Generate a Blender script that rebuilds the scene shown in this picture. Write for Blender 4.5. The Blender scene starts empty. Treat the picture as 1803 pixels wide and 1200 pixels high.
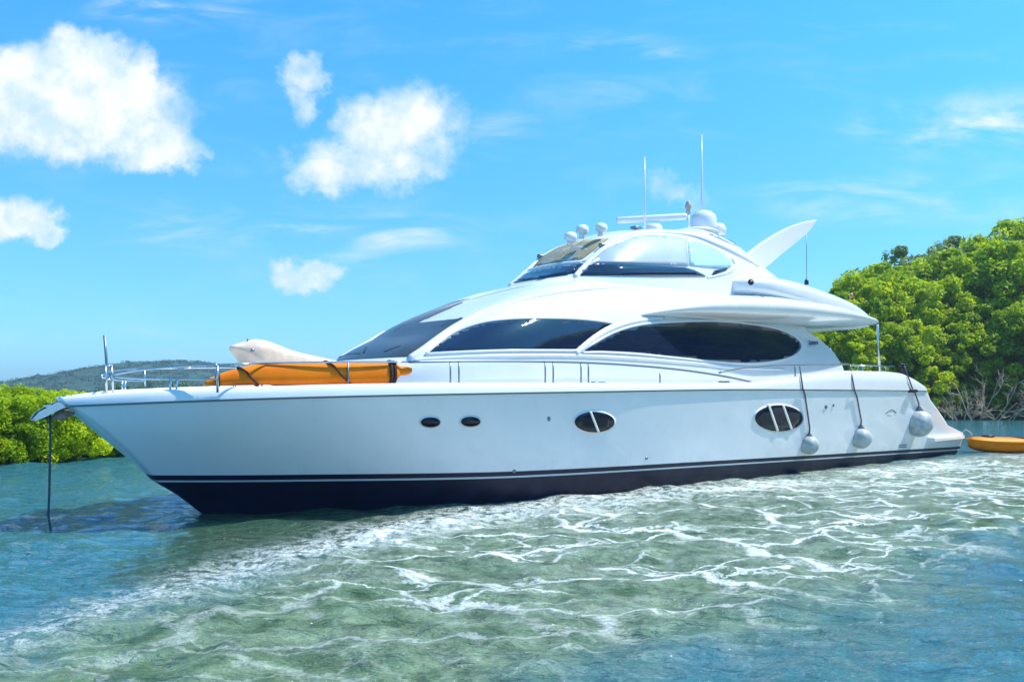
import bpy, math, random
import numpy as np
from mathutils import Vector, Matrix
from mathutils.bvhtree import BVHTree
from mathutils.geometry import delaunay_2d_cdt
R = math.radians
sc = bpy.context.scene
COL = sc.collection
# ------------------------------------------------------------------ camera, sky, sun
CAMH, HZ, FOC = 2.1, 690.0, 1500.0
cam = bpy.data.objects.new('camera', bpy.data.cameras.new('camera'))
COL.objects.link(cam); sc.camera = cam
cam.location = (0, 0, CAMH); cam.rotation_euler = (R(90), 0, 0)
cam.data.sensor_width = 36; cam.data.lens = 36*FOC/1803
cam.data.shift_y = 90/1803; cam.data.clip_end = 8000; cam.data.clip_start = .1
sc.view_settings.view_transform = 'Standard'; sc.view_settings.look = 'None'
sc.view_settings.exposure = 0.88; sc.view_settings.gamma = 1
SUN_EL, SUN_DIR = 58, Vector((.87, .07))          # horizontal direction towards the sun
SUN_AZ = math.atan2(SUN_DIR.x, SUN_DIR.y)         # clockwise from +Y
sun = bpy.data.objects.new('sun', bpy.data.lights.new('sun', 'SUN'))
COL.objects.link(sun); sun.data.energy = 3.3; sun.data.angle = R(.5); sun.data.color = (1, .95, .86)
sd = Vector((math.sin(SUN_AZ)*math.cos(R(SUN_EL)), math.cos(SUN_AZ)*math.cos(R(SUN_EL)), math.sin(R(SUN_EL))))
sun.rotation_euler = sd.to_track_quat('Z', 'Y').to_euler()
sun.location = (40, 5, 60)

class NT:
    def __init__(s, t): s.t = t; s.n = t.nodes; s.l = t.links
    def node(s, k, **p):
        n = s.n.new(k)
        for a, b in p.items(): setattr(n, a, b)
        return n
    def set(s, sock, v):
        if isinstance(v, bpy.types.NodeSocket): s.l.new(v, sock)
        else: sock.default_value = v
    def m(s, op, a, b=0.0, c=None, clamp=False):
        n = s.node('ShaderNodeMath', operation=op, use_clamp=clamp)
        s.set(n.inputs[0], a); s.set(n.inputs[1], b)
        if c is not None: s.set(n.inputs[2], c)
        return n.outputs[0]
    def mr(s, v, a, b, c=0.0, d=1.0, smooth=True):
        n = s.node('ShaderNodeMapRange', interpolation_type='SMOOTHSTEP' if smooth else 'LINEAR')
        for i, x in enumerate((v, a, b, c, d)): s.set(n.inputs[i], x)
        return n.outputs[0]
    def noise(s, vec, scale, detail=4, rough=.5, dim='3D', dist=0.0):
        n = s.node('ShaderNodeTexNoise', noise_dimensions=dim)
        if vec is not None: s.l.new(vec, n.inputs['Vector'])
        n.inputs['Scale'].default_value = scale; n.inputs['Detail'].default_value = detail
        n.inputs['Roughness'].default_value = rough; n.inputs['Distortion'].default_value = dist
        return n.outputs['Fac']
    def mix(s, f, a, b, blend='MIX'):
        n = s.node('ShaderNodeMix', data_type='RGBA', blend_type=blend)
        s.set(n.inputs[0], f); s.set(n.inputs[6], a if not isinstance(a, tuple) else (*a, 1)[:4]); s.set(n.inputs[7], b if not isinstance(b, tuple) else (*b, 1)[:4])
        return n.outputs[2]
    def xyz(s, x, y, z=0.0):
        n = s.node('ShaderNodeCombineXYZ')
        for i, v in enumerate((x, y, z)): s.set(n.inputs[i], v)
        return n.outputs[0]
    def bump(s, h, dist, strength=1.0, normal=None):
        n = s.node('ShaderNodeBump'); s.set(n.inputs['Height'], h)
        n.inputs['Distance'].default_value = dist; n.inputs['Strength'].default_value = strength
        if normal is not None: s.l.new(normal, n.inputs['Normal'])
        return n.outputs[0]

world = bpy.data.worlds.new('World'); sc.world = world; world.use_nodes = True
W = NT(world.node_tree); W.n.clear()
sky = W.node('ShaderNodeTexSky', sky_type='NISHITA'); sky.sun_disc = False
sky.sun_elevation = R(SUN_EL); sky.sun_rotation = SUN_AZ
sky.air_density = 1.0; sky.dust_density = .6; sky.ozone_density = 2.0; sky.altitude = 0
tc = W.node('ShaderNodeTexCoord'); sp = W.node('ShaderNodeSeparateXYZ'); W.l.new(tc.outputs['Generated'], sp.inputs[0])
dx, dy, dz = sp.outputs
ay = W.m('MAXIMUM', W.m('ABSOLUTE', dy), .06)
a_, e_ = W.m('DIVIDE', dx, ay), W.m('DIVIDE', dz, ay)       # tangents of bearing and height
ae = W.xyz(a_, e_, dy)
w1 = W.noise(ae, 7, 6, .62); w2 = W.noise(W.xyz(W.m('ADD', a_, 4.3), e_), 7, 6, .62)
w3 = W.noise(ae, 26, 7, .68); w4 = W.noise(W.xyz(a_, W.m('ADD', e_, 2.7)), 26, 7, .68)
aw = W.m('ADD', W.m('ADD', a_, W.m('MULTIPLY', W.m('SUBTRACT', w1, .5), .095)), W.m('MULTIPLY', W.m('SUBTRACT', w3, .5), .045)); ew = W.m('ADD', W.m('ADD', e_, W.m('MULTIPLY', W.m('SUBTRACT', w2, .5), .07)), W.m('MULTIPLY', W.m('SUBTRACT', w4, .5), .04))
CL = [(150,118,85,66,1),(55,160,110,75,1),(150,195,165,85,1),(235,175,60,80,1),(265,255,95,42,.9),(330,262,45,18,.7),(-60,230,120,60,.8),
      (645,290,135,52,.82),(700,225,120,75,.85),(580,305,80,40,.9),(620,210,50,38,.75),(760,240,60,65,.7),
      (538,128,42,36,.72),(522,180,26,40,.55),(30,385,60,38,.95),(75,415,30,20,.7),(545,485,58,32,.8),(520,470,30,24,.75),
      (1195,335,50,26,.55),(1255,360,40,24,.42)]
f = None
for (x, y, rx, ry, k) in CL:
    ca, ce = (x-901.5)/1500, (690-y)/1500
    n = W.node('ShaderNodeVectorMath', operation='LENGTH')
    W.l.new(W.xyz(W.m('DIVIDE', W.m('SUBTRACT', aw, ca), rx/1500*1.15), W.m('DIVIDE', W.m('SUBTRACT', ew, ce), ry/1500*1.15)), n.inputs[0])
    d = W.mr(n.outputs['Value'], 1.55, .35, 0, k)
    f = d if f is None else W.m('MAXIMUM', f, d)
fb = W.noise(ae, 22, 6, .6)
cl = W.mr(W.m('ADD', f, W.m('MULTIPLY', W.m('SUBTRACT', fb, .5), .9)), .24, .98)
cl = W.m('MULTIPLY', cl, W.mr(f, .02, .2))
# thin streaks
st = W.noise(W.xyz(W.m('MULTIPLY', a_, 1.0), W.m('MULTIPLY', e_, 4.2)), 5.5, 7, .62, dist=.6)
band = None
for (x, y, rx, ry, k) in [(310,12,160,45,.75),(620,410,260,45,.9),(330,400,140,60,.5),(640,450,120,20,.5),(1120,85,120,30,.6),(1460,50,60,25,.5),(1740,225,200,60,1.0),(1560,220,80,30,.55),(1560,350,330,45,.55),(880,225,80,30,.35),(1160,180,200,60,.2)]:
    ca, ce = (x-901.5)/1500, (690-y)/1500
    n = W.node('ShaderNodeVectorMath', operation='LENGTH')
    W.l.new(W.xyz(W.m('DIVIDE', W.m('SUBTRACT', a_, ca), rx/1500), W.m('DIVIDE', W.m('SUBTRACT', e_, ce), ry/1500)), n.inputs[0])
    d = W.mr(n.outputs['Value'], 1.3, .1, 0, k)
    band = d if band is None else W.m('MAXIMUM', band, d)
ci = W.m('MULTIPLY', W.m('MULTIPLY', W.mr(st, .40, .72), band), .85)
ci = W.m('ADD', ci, W.m('MULTIPLY', W.mr(st, .45, .8), .12))
alpha = W.m('MAXIMUM', cl, ci)
zen = W.mr(dz, 0, .45)
tint = W.mix(zen, (.56, 1.12, 1.74), (.42, 1.52, 1.95))
skyc = W.mix(1.0, sky.outputs[0], tint, 'MULTIPLY')
shade = W.mr(W.noise(W.xyz(W.m('ADD', a_, 9), W.m('ADD', e_, .02)), 13, 6, .65), .36, .62)
cc = W.mix(shade, (4.9, 6.4, 7.5), (7.9, 8.1, 8.2))
fin = W.mix(W.m('MULTIPLY', alpha, W.mr(dz, -.02, .02)), skyc, cc)
bg = W.node('ShaderNodeBackground'); W.l.new(fin, bg.inputs[0]); bg.inputs[1].default_value = .075
out = W.node('ShaderNodeOutputWorld'); W.l.new(bg.outputs[0], out.inputs[0])

# ------------------------------------------------------------------ materials
def mat(name, base, rough=.5, metal=0, coat=0, spec=.5, var=0, scale=3, bump=0, bscale=40, trans=0, ior=1.45):
    m = bpy.data.materials.new(name); m.use_nodes = True; t = NT(m.node_tree); b = t.n['Principled BSDF']
    b.inputs['Base Color'].default_value = (*base, 1); b.inputs['Roughness'].default_value = rough
    b.inputs['Metallic'].default_value = metal; b.inputs['Coat Weight'].default_value = coat; b.inputs['Coat Roughness'].default_value = .04
    b.inputs['Specular IOR Level'].default_value = spec; b.inputs['IOR'].default_value = ior
    o = t.node('ShaderNodeTexCoord').outputs['Object']
    if var:
        n = t.noise(o, scale, 5, .6)
        hi = tuple(min(1, c*(1+var)) for c in base); lo = tuple(c*(1-var) for c in base)
        t.l.new(t.mix(t.mr(n, .3, .7), lo, hi), b.inputs['Base Color'])
        t.l.new(t.m('ADD', t.m('MULTIPLY', t.noise(o, scale*2.3, 4), rough*.5), rough*.75), b.inputs['Roughness'])
    if bump:
        t.l.new(t.bump(t.noise(o, bscale, 4), bump), b.inputs['Normal'])
    return m
M = {}
M['gel'] = mat('white_gelcoat', (.80, .82, .84), .22, coat=.6, var=.02, scale=1.3, bump=.004, bscale=.9)
M['hull'] = mat('hull_gelcoat', (.83, .85, .90), .2, coat=.5, var=.015, scale=.8, bump=.0012, bscale=.8)
M['navy'] = mat('navy_antifouling', (.007, .008, .036), .5, coat=0, var=.3, scale=2)
M['pin'] = mat('white_pinstripe', (.55, .62, .68), .3)
M['rubber'] = mat('grey_rubber_trim', (.16, .20, .24), .5)
M['glass'] = mat('dark_tinted_glass', (.010, .018, .050), .05, coat=.7, spec=.6, bump=.010, bscale=3, ior=1.45)
M['port'] = mat('porthole_glass', (.008, .011, .026), .12, coat=0, spec=.35)
M['wind'] = mat('windscreen_grey_glass', (.050, .046, .052), .22, coat=.1, spec=.4, var=.2, scale=2)
M['curtain'] = mat('curtained_glass', (.42, .50, .58), .35, coat=.15, var=.06, scale=1.2)
M['skyglass'] = mat('opaque_sky_colour_glass', (.50, .75, .88), .03, coat=1, spec=1)
M['khaki'] = mat('khaki_sunshade', (.30, .27, .17), .75, var=.06, scale=6)
M['greyglass'] = mat('pale_grey_glass', (.33, .38, .46), .12, coat=.8, var=.15, scale=4)
M['steel'] = mat('stainless_steel', (.62, .66, .70), .18, metal=1)
M['dsteel'] = mat('dull_grey_steel', (.22, .27, .33), .35, metal=.7)
M['black'] = mat('black_plastic', (.012, .014, .02), .4)
M['orange'] = mat('orange_kayak_plastic', (1.0, .22, .0), .5, spec=.3, var=.12, scale=2.2, bump=.002, bscale=15)
M['orange_light'] = mat('yellow_orange_plastic', (1.0, .40, .0), .4, spec=.3, var=.06)
M['strap'] = mat('dark_webbing_strap', (.05, .02, .012), .8)
M['beige'] = mat('weathered_beige_plastic', (.70, .56, .45), .55, var=.16, scale=3, bump=.004, bscale=12)
M['deck'] = mat('nonskid_deck', (.66, .68, .68), .6, var=.05, scale=8, bump=.002, bscale=90)
M['fender'] = mat('scuffed_white_vinyl', (.42, .47, .48), .45, var=.22, scale=5, bump=.006, bscale=9)
M['rope'] = mat('dark_rope', (.05, .07, .11), .8)
M['palerope'] = mat('pale_rope', (.5, .5, .45), .8)
M['rust'] = mat('rusty_anchor_iron', (.42, .24, .17), .6, metal=.3, var=.3, scale=14)
M['beigetip'] = mat('rear_teak', (.48, .42, .38), .6, var=.1, scale=8)
M['logo'] = mat('grey_blue_lettering', (.09, .13, .2), .3)

def streaks(m):
    t = NT(m.node_tree); b = t.n['Principled BSDF']; o = t.node('ShaderNodeTexCoord').outputs['Object']
    mp = t.node('ShaderNodeMapping'); mp.inputs['Scale'].default_value = (5, 5, .35); t.l.new(o, mp.inputs[0])
    k = t.mr(t.noise(mp.outputs[0], 1.6, 6, .7), .5, .85, 0, .16); src = b.inputs['Base Color'].links[0].from_socket
    sx = t.node('ShaderNodeSeparateXYZ'); t.l.new(o, sx.inputs[0])
    low = t.m('MULTIPLY', t.mr(sx.outputs[2], 1.0, .45), t.mr(t.noise(o, 3.5, 5, .7), .4, .75, 0, .22))
    t.l.new(t.mix(t.m('ADD', k, low), src, (.50, .50, .42)), b.inputs['Base Color'])
streaks(M['hull'])
def mesh_np(name, co, faces, m, parent=None, smooth=True):
    me = bpy.data.meshes.new(name)
    if isinstance(faces, np.ndarray):
        nf, k = faces.shape
        me.vertices.add(len(co)); me.vertices.foreach_set('co', np.asarray(co, np.float32).ravel())
        me.loops.add(nf*k); me.loops.foreach_set('vertex_index', faces.astype(np.int32).ravel())
        me.polygons.add(nf); me.polygons.foreach_set('loop_start', np.arange(0, nf*k, k, dtype=np.int32))
        me.polygons.foreach_set('loop_total', np.full(nf, k, np.int32)); me.update(calc_edges=True); me.validate()
    else:
        me.from_pydata([tuple(map(float, c)) for c in co], [], [tuple(map(int, q)) for q in faces]); me.update()
    if smooth: me.polygons.foreach_set('use_smooth', [True]*len(me.polygons))
    ms = m if isinstance(m, list) else [m]
    for x in ms: me.materials.append(x)
    o = bpy.data.objects.new(name, me); COL.objects.link(o)
    if parent is not None: o.parent = parent
    return o
def tag(o, label=None, cat=None, group=None, kind=None):
    for k, v in (('label', label), ('category', cat), ('group', group), ('kind', kind)):
        if v: o[k] = v
    return o
def empty(name, loc, rz, label, cat, group=None):
    o = bpy.data.objects.new(name, None); COL.objects.link(o); o.location = loc; o.rotation_euler = (0, 0, rz)
    o.empty_display_size = .3
    return tag(o, label, cat, group)
class MB:                                              # mesh collector
    def __init__(s): s.v = []; s.f = []
    def add(s, v, f):
        o = len(s.v); s.v += [tuple(map(float, p)) for p in v]; s.f += [tuple(i+o for i in q) for q in f]; return s
    def tube(s, pts, r, n=8, cap=True, flat=1.0, up=None):
        P = [Vector(p) for p in pts]; k = len(P)
        rr = r if isinstance(r, (list, tuple)) else [r]*k
        v, f = [], []; prev = None
        for i in range(k):
            t = (P[min(i+1, k-1)]-P[max(i-1, 0)]).normalized()
            if prev is None:
                a = Vector(up) if up else (Vector((0, 0, 1)) if abs(t.z) < .9 else Vector((1, 0, 0)))
                x = (a - t*a.dot(t)).normalized()
            else: x = (prev - t*prev.dot(t)).normalized()
            if up and abs(t.dot(Vector(up))) < .98: x = (Vector(up)-t*Vector(up).dot(t)).normalized()
            prev = x; y = t.cross(x)
            for j in range(n):
                an = 2*math.pi*j/n; v.append(P[i]+(x*math.cos(an)+y*math.sin(an)*flat)*rr[i])
        for i in range(k-1):
            for j in range(n): f.append((i*n+j, i*n+(j+1) % n, (i+1)*n+(j+1) % n, (i+1)*n+j))
        if cap: f += [tuple(range(n-1, -1, -1)), tuple((k-1)*n+j for j in range(n))]
        return s.add(v, f)
    def lathe(s, c, prof, n=24, axis='Z', sx=1, sy=1):
        v, f = [], []
        for (r, z) in prof:
            for j in range(n):
                an = 2*math.pi*j/n; p = (r*math.cos(an)*sx, r*math.sin(an)*sy, z)
                if axis == 'X': p = (p[2], p[0], p[1])
                if axis == 'Y': p = (p[0], p[2], p[1])
                v.append((c[0]+p[0], c[1]+p[1], c[2]+p[2]))
        for i in range(len(prof)-1):
            for j in range(n): f.append((i*n+j, i*n+(j+1) % n, (i+1)*n+(j+1) % n, (i+1)*n+j))
        f += [tuple(range(n-1, -1, -1)), tuple((len(prof)-1)*n+j for j in range(n))]
        return s.add(v, f)
    def box(s, c, d, bev=.01):
        x, y, z = [q/2 for q in d]; b = min(bev, x*.4, y*.4, z*.4); v = []; f = []
        lev = [(-z, b), (-z+b, 0), (z-b, 0), (z, b)]
        for (zz, i) in lev:
            xx, yy = x-i, y-i
            for px, py in ((-xx+b, -yy), (xx-b, -yy), (xx, -yy+b), (xx, yy-b), (xx-b, yy), (-xx+b, yy), (-xx, yy-b), (-xx, -yy+b)):
                v.append((c[0]+px, c[1]+py, c[2]+zz))
        for i in range(3):
            for j in range(8): f.append((i*8+j, i*8+(j+1) % 8, (i+1)*8+(j+1) % 8, (i+1)*8+j))
        f += [tuple(range(7, -1, -1)), tuple(24+j for j in range(8))]
        return s.add(v, f)
    def build(s, name, m, parent=None, smooth=True): return mesh_np(name, s.v, s.f, m, parent, smooth)
def cr(pts, sub=6, closed=False):                      # Catmull-Rom through points
    P = np.array(pts, float); n = len(P); o = []
    for i in range(n if closed else n-1):
        p0, p1, p2, p3 = (P[(i-1) % n], P[i], P[(i+1) % n], P[(i+2) % n]) if closed else (P[max(i-1, 0)], P[i], P[i+1], P[min(i+2, n-1)])
        for k in range(sub):
            t = k/sub; o.append(.5*((2*p1)+(-p0+p2)*t+(2*p0-5*p1+4*p2-p3)*t*t+(-p0+3*p1-3*p2+p3)*t**3))
    if not closed: o.append(P[-1])
    return [tuple(q) for q in o]
def interp(x, xs, ys):
    xs = np.array(xs, float); ys = np.array(ys, float); d = np.diff(ys)/np.diff(xs); m = np.zeros(len(xs))
    for i in range(1, len(xs)-1):
        if d[i-1]*d[i] > 0: m[i] = 2*d[i-1]*d[i]/(d[i-1]+d[i])
    m[0] = d[0]; m[-1] = d[-1]
    x = np.clip(x, xs[0], xs[-1]); i = np.clip(np.searchsorted(xs, x)-1, 0, len(xs)-2); h = xs[i+1]-xs[i]; t = (x-xs[i])/h
    return (2*t**3-3*t**2+1)*ys[i]+(t**3-2*t**2+t)*h*m[i]+(-2*t**3+3*t**2)*ys[i+1]+(t**3-t**2)*h*m[i+1]

# ------------------------------------------------------------------ yacht frame: u aft, v to port, w up
BX, BY, HA = -5.34, 14.7, R(41)
CA, SA = math.cos(HA), math.sin(HA)
YROT = Matrix.Rotation(HA, 4, 'Z'); YMAT = Matrix.Translation((BX, BY, 0)) @ YROT; YINV = YMAT.inverted()
def P(px, py, v):                                      # where a sight line meets the fore-and-aft plane at v
    a = (px-901.5)/FOC; u = (a*(BY-v*CA)-BX-v*SA)/(CA-a*SA); Y = BY+u*SA-v*CA
    return (u, v, CAMH+(HZ-py)/FOC*Y)
def L(p): return Vector((p[0], -p[1], p[2]))
def W3(p): return YMAT @ L(p)
yacht = empty('motor_yacht', (BX, BY, 0), HA, 'large white motor yacht with dark oval windows and navy bottom paint', 'yacht')
camL = YINV @ Vector((0, 0, CAMH))
def proj(G):
    X = BX+G[..., 0]*CA-G[..., 1]*(-SA)*1.0 if False else BX+G[..., 0]*CA+G[..., 1]*SA
    Y = BY+G[..., 0]*SA-G[..., 1]*CA
    return 901.5+FOC*X/Y, HZ-FOC*(G[..., 2]-CAMH)/Y
class Surf:                                            # a surface stored as a dense grid of (u, v, w)
    def __init__(s, G):
        s.G = G; n, m = G.shape[:2]; s.n, s.m = n, m
        co = [Vector((a[0], -a[1], a[2])) for a in G.reshape(-1, 3)]
        s.faces = [(i*m+j, (i+1)*m+j, (i+1)*m+j+1, i*m+j+1) for i in range(n-1) for j in range(m-1)]
        s.bvh = BVHTree.FromPolygons(co, s.faces)
    def ray(s, px, py):
        d = (YROT.inverted() @ Vector(((px-901.5)/FOC, 1, (HZ-py)/FOC))).normalized()
        h, nrm, idx, dist = s.bvh.ray_cast(camL, d)
        if h is None:                                  # just outside the outline: nearest point to the sight line
            g = proj(s.G); k = int(np.argmin((g[0]-px)**2+(g[1]-py)**2)); q = s.G.reshape(-1, 3)[k]
            h = Vector((q[0], -q[1], q[2])); h, nrm, idx, dist = s.bvh.find_nearest(h)
        if nrm.dot(d) > 0: nrm = -nrm
        return h, nrm
    def build(s, name, m, parent=yacht, ends=True):
        f = list(s.faces)
        o = mesh_np(name, s.G.reshape(-1, 3)*np.array([1, -1, 1]), np.array(f), m, parent)
        return o
def patch(S, poly, name, m, off=.022, step=6, parent=yacht, mirror=True, thick=.02, label=None):
    q_ = []
    for i in range(len(poly)):
        a, b = Vector(poly[i]), Vector(poly[(i+1) % len(poly)]); kk = max(1, int((b-a).length/6)+0)
        for j in range(kk): q_.append(tuple(a.lerp(b, j/kk)))
    poly = [p for i, p in enumerate(q_) if (Vector(p)-Vector(q_[i-1])).length > .2]
    P2 = [Vector(p) for p in poly]; n = len(P2)
    xs = [p.x for p in P2]; ys = [p.y for p in P2]; pts = list(P2)
    arr = np.array(poly)
    def inside(x, y):
        c = False
        for i in range(n):
            x1, y1 = arr[i]; x2, y2 = arr[i-1]
            if (y1 > y) != (y2 > y) and x < (x2-x1)*(y-y1)/(y2-y1)+x1: c = not c
        return c
    y = min(ys)+step*.5
    while y < max(ys):
        x = min(xs)+step*.5
        while x < max(xs):
            if inside(x, y) and min((arr[:, 0]-x)**2+(arr[:, 1]-y)**2) > (step*.45)**2: pts.append(Vector((x, y)))
            x += step
        y += step
    v, e, f, *_ = delaunay_2d_cdt(pts, [(i, (i+1) % n) for i in range(n)], [list(range(n))], 1, 1e-5)
    co = []; bk = []
    for q in v:
        h, nr = S.ray(q.x, q.y); co.append(h+nr*off); bk.append(h-nr*thick)
    nv = len(v); fs = [tuple(t) for t in f]; ec = {}
    for t in fs:
        for i in range(len(t)):
            k = (t[i], t[(i+1) % len(t)]); ec[k] = 1
    for (a, b) in list(ec):
        if (b, a) not in ec: fs.append((b, a, a+nv, b+nv))
    V = co+bk; res = []
    for sgn in ((1, -1) if mirror else (1,)):
        o = mesh_np(name, [(p.x, p.y*sgn, p.z) for p in V], fs if sgn == 1 else [tuple(reversed(t)) for t in fs], m, parent)
        for pl in o.data.polygons: pl.use_smooth = len(pl.vertices) == 3
        if label: o['label'] = label
        res.append(o)
    return res
def strip(S, path, rad, name, m, parent=yacht, mirror=True, sink=.3, n=8, flat=1.0, closed=False):
    pts = [S.ray(*p) for p in path]; k = len(pts)
    rr = [rad]*k if not isinstance(rad, (list, tuple)) else list(np.interp(np.linspace(0, 1, k), np.linspace(0, 1, len(rad)), rad))
    Q = [h-nr*r*sink for (h, nr), r in zip(pts, rr)]
    if closed: Q = Q+[Q[0]+(Q[1]-Q[0])*.02]; rr = rr+[rr[0]]
    for sgn in ((1, -1) if mirror else (1,)):
        MB().tube([(q.x, q.y*sgn, q.z) for q in Q], rr, n, flat=flat).build(name, m, parent)
def ell(cx, cy, rx, ry, n=40, rot=0): 
    c, s_ = math.cos(rot), math.sin(rot)
    return [(cx+rx*math.cos(2*math.pi*i/n)*c-ry*math.sin(2*math.pi*i/n)*s_, cy+rx*math.cos(2*math.pi*i/n)*s_+ry*math.sin(2*math.pi*i/n)*c) for i in range(n)]

# ---- hull
def sheer(u): return interp(u, [-2.3, -1.9, -1.2, 0, 1.5, 3, 5, 8, 12, 18, 23, 25.5], [.10, .52, 1.12, 1.82, 2.40, 2.78, 3.02, 3.16, 3.22, 3.16, 3.0, 2.92])
def wl(t): return interp(t, [0, .04, .09, .15, .24, .4, .6, 1], [.03, .62, 1.2, 1.78, 2.32, 2.62, 2.72, 2.6])
def zrub(u): return interp(u, [-2.3, -1, 1, 3, 6, 12, 20, 25], [1.88, 1.95, 2.02, 2.06, 2.10, 2.16, 2.14, 2.1])
def ztop(u): return interp(u, [-2.3, -1, 3, 10, 11.6, 13, 14.5, 16.5, 18.6, 19.6, 20.6, 21.4], [2.02, 2.14, 2.26, 2.30, 2.33, 2.42, 2.56, 2.68, 2.69, 2.66, 2.50, 2.30])
def zboot(u): return interp(u, [-1, 1.5, 5, 9.8, 17, 25.2], [.74, .69, .60, .53, .40, .24])
NT_ = 170
tt = np.linspace(0, 1, NT_); tt = tt**1.25
rows = []
def row(us, ue, wf, kind, q=None, inset=0.0):
    u = us+(ue-us)*tt; w = wf(u)
    if kind == 'k': b = wl(tt)*q
    else:
        uu = -2.28+(u-us)*(25.4+2.28)/(25.4-us)        # lines up station fractions at the bow
        zs = zrub(u); qq = np.clip(w/zs, 0, 1.2)
        tw = np.clip((u-us)/(25.2-us), 0, 1)
        shb = sheer(np.where(u < 6, uu + (u-uu)*np.clip(qq, 0, 1), u))
        pw = 1.5-.5*np.clip(u/8, 0, 1)
        b = wl(tw)+(shb-wl(tw))*np.clip(qq, 0, 1)**pw
        b = b - inset
    b = np.maximum(b, .02)
    rows.append(np.stack([u, b, w], -1))
row(1.2, 24.3, lambda u: 0*u-.75, 'k', .03); row(.35, 24.7, lambda u: 0*u-.3, 'k', .9)
row(0, 24.9, lambda u: 0*u, 'b')
row(-.42, 25.0, lambda u: zboot(u)*.5, 'b')
row(-.78, 25.1, lambda u: zboot(u)-.125, 'b'); row(-.82, 25.1, lambda u: zboot(u)-.09, 'b'); row(-.9, 25.15, lambda u: zboot(u), 'b')
NB = len(rows)-1
ue_ = {.12: 25.2, .25: 25.2, .4: 23.75, .55: 23.2, .7: 22.6, .85: 21.95, 1.0: 21.55}
for q in (.12, .25, .4, .55, .7, .85):
    row(-.9-1.22*q**1.05, ue_[q], (lambda u, q=q: zboot(u)+(zrub(u)-zboot(u))*q), 'b')
row(-2.14, 21.55, zrub, 'b')
NR = len(rows)-1
row(-2.16, 21.5, lambda u: zrub(u)+.012, 'b', inset=-.035); row(-2.24, 21.45, lambda u: zrub(u)+(ztop(u)-zrub(u))*.45, 'b', inset=-.03)
row(-2.26, 21.4, lambda u: ztop(u)-.03, 'b', inset=.0)
row(-2.25, 21.4, ztop, 'b', inset=.035); row(-2.2, 21.35, ztop, 'b', inset=.12); row(-2.18, 21.35, lambda u: zrub(u)+.10, 'b', inset=.14)
NTOP = len(rows)-1
G = np.array(rows)                                     # rows x stations x 3
# resample the topside between rows smoothly
def refine(G, k):
    n = G.shape[0]; x = np.arange(n); xi = np.linspace(0, n-1, (n-1)*k+1); o = np.zeros((len(xi), G.shape[1], 3))
    for j in range(G.shape[1]):
        for c in range(3): o[:, j, c] = np.interp(xi, x, G[:, j, c])
    return o
def hullpart(name, a, b, m):
    sub = G[a:b+1]; r, k = sub.shape[:2]
    co = []; f = []
    for sg in (1, -1):
        o = len(co)
        co += [(p[0], -p[1]*sg, p[2]) for p in sub.reshape(-1, 3)]
        for i in range(r-1):
            for j in range(k-1):
                q = (o+i*k+j, o+i*k+j+1, o+(i+1)*k+j+1, o+(i+1)*k+j); f.append(q if sg == 1 else q[::-1])
    N = r*k
    for i in range(r-1):                               # stem and transom closures
        f.append((i*k, (i+1)*k, N+(i+1)*k, N+i*k)); f.append((i*k+k-1, N+i*k+k-1, N+(i+1)*k+k-1, (i+1)*k+k-1))
    o = mesh_np(name, co, f, m, yacht)
    return o
HS = Surf(np.ascontiguousarray(refine(G[:NR+1], 3)))
hull = hullpart('hull', NB, NR, M['hull'])
hullpart('bottom_paint', 0, 4, M['navy']); hullpart('pinstripe', 4, 5, M['pin']); hullpart('boot_stripe', 5, 6, M['navy'])
hullpart('gunwale', NR+1, NTOP, M['gel'])
def deckstrip(name, ra, m, dz=0, j0=0, j1=NT_):
    a = G[ra][j0:j1]; co = []; f = []
    cam_ = np.linspace(1, -1, 9)
    for p in a:
        for s_ in cam_: co.append((p[0], -p[1]*s_, p[2]+dz+.06*(1-s_*s_)*min(1, p[1])))
    for i in range(len(a)-1):
        for j in range(8): f.append((i*9+j, (i+1)*9+j, (i+1)*9+j+1, i*9+j+1))
    return mesh_np(name, co, f, m, yacht)
deckstrip('deck', NTOP, M['deck'])
# swim platform and the stepped quarter above it
pm = MB()
pl = []
for (u, b) in [(22.3, 2.98), (23.5, 2.93), (24.6, 2.9), (25.1, 2.8), (25.3, 2.55), (25.36, 2.0), (25.38, 1.0)]: pl.append((u, b))
full = pl+[(u, -b) for u, b in reversed(pl)]
n_ = len(full)
def zpl(u): return .62
for z0, ins in ((.50, .05), (.53, 0), (.62, 0), (.645, .03)):
    pm.v += [(u-ins*(1 if u > 25 else 0), -(abs(b)-ins)*(1 if b > 0 else -1), z0) for u, b in full]
for i in range(3):
    for j in range(n_): pm.f.append((i*n_+j, i*n_+(j+1) % n_, (i+1)*n_+(j+1) % n_, (i+1)*n_+j))
pm.f += [tuple(range(n_-1, -1, -1)), tuple(3*n_+j for j in range(n_))]
pm.build('swim_platform', M['gel'], yacht, smooth=False)
MB().box((25.36, 0, .57), (.06, 4.6, .10), .02).build('platform_bumper', M['beigetip'], yacht)
# rubber line under the gunwale
for sg in (1, -1):
    pts = [(p[0], -(p[1]+.012)*sg, p[2]) for p in G[NR][0:NT_-28:2]]
    MB().tube(pts, .018, 6).build('rub_rail', M['rubber'], yacht)
    pts = [(p[0], -(p[1]+.002)*sg, p[2]) for p in G[NR][NT_-30::1]]
    MB().tube(pts, .010, 6).build('moulding_line', M['rubber'], yacht)

# discharge fittings just above the boot stripe
for (x, y) in ((905, 829), (1138, 806)):
    h, n = HS.ray(x, y); MB().lathe((h.x, h.y, h.z), [(.005, -.02), (.035, -.015), (.035, .015), (.005, .02)], 12, 'Y').build('through_hull_fitting', M['dsteel'], yacht)
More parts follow.
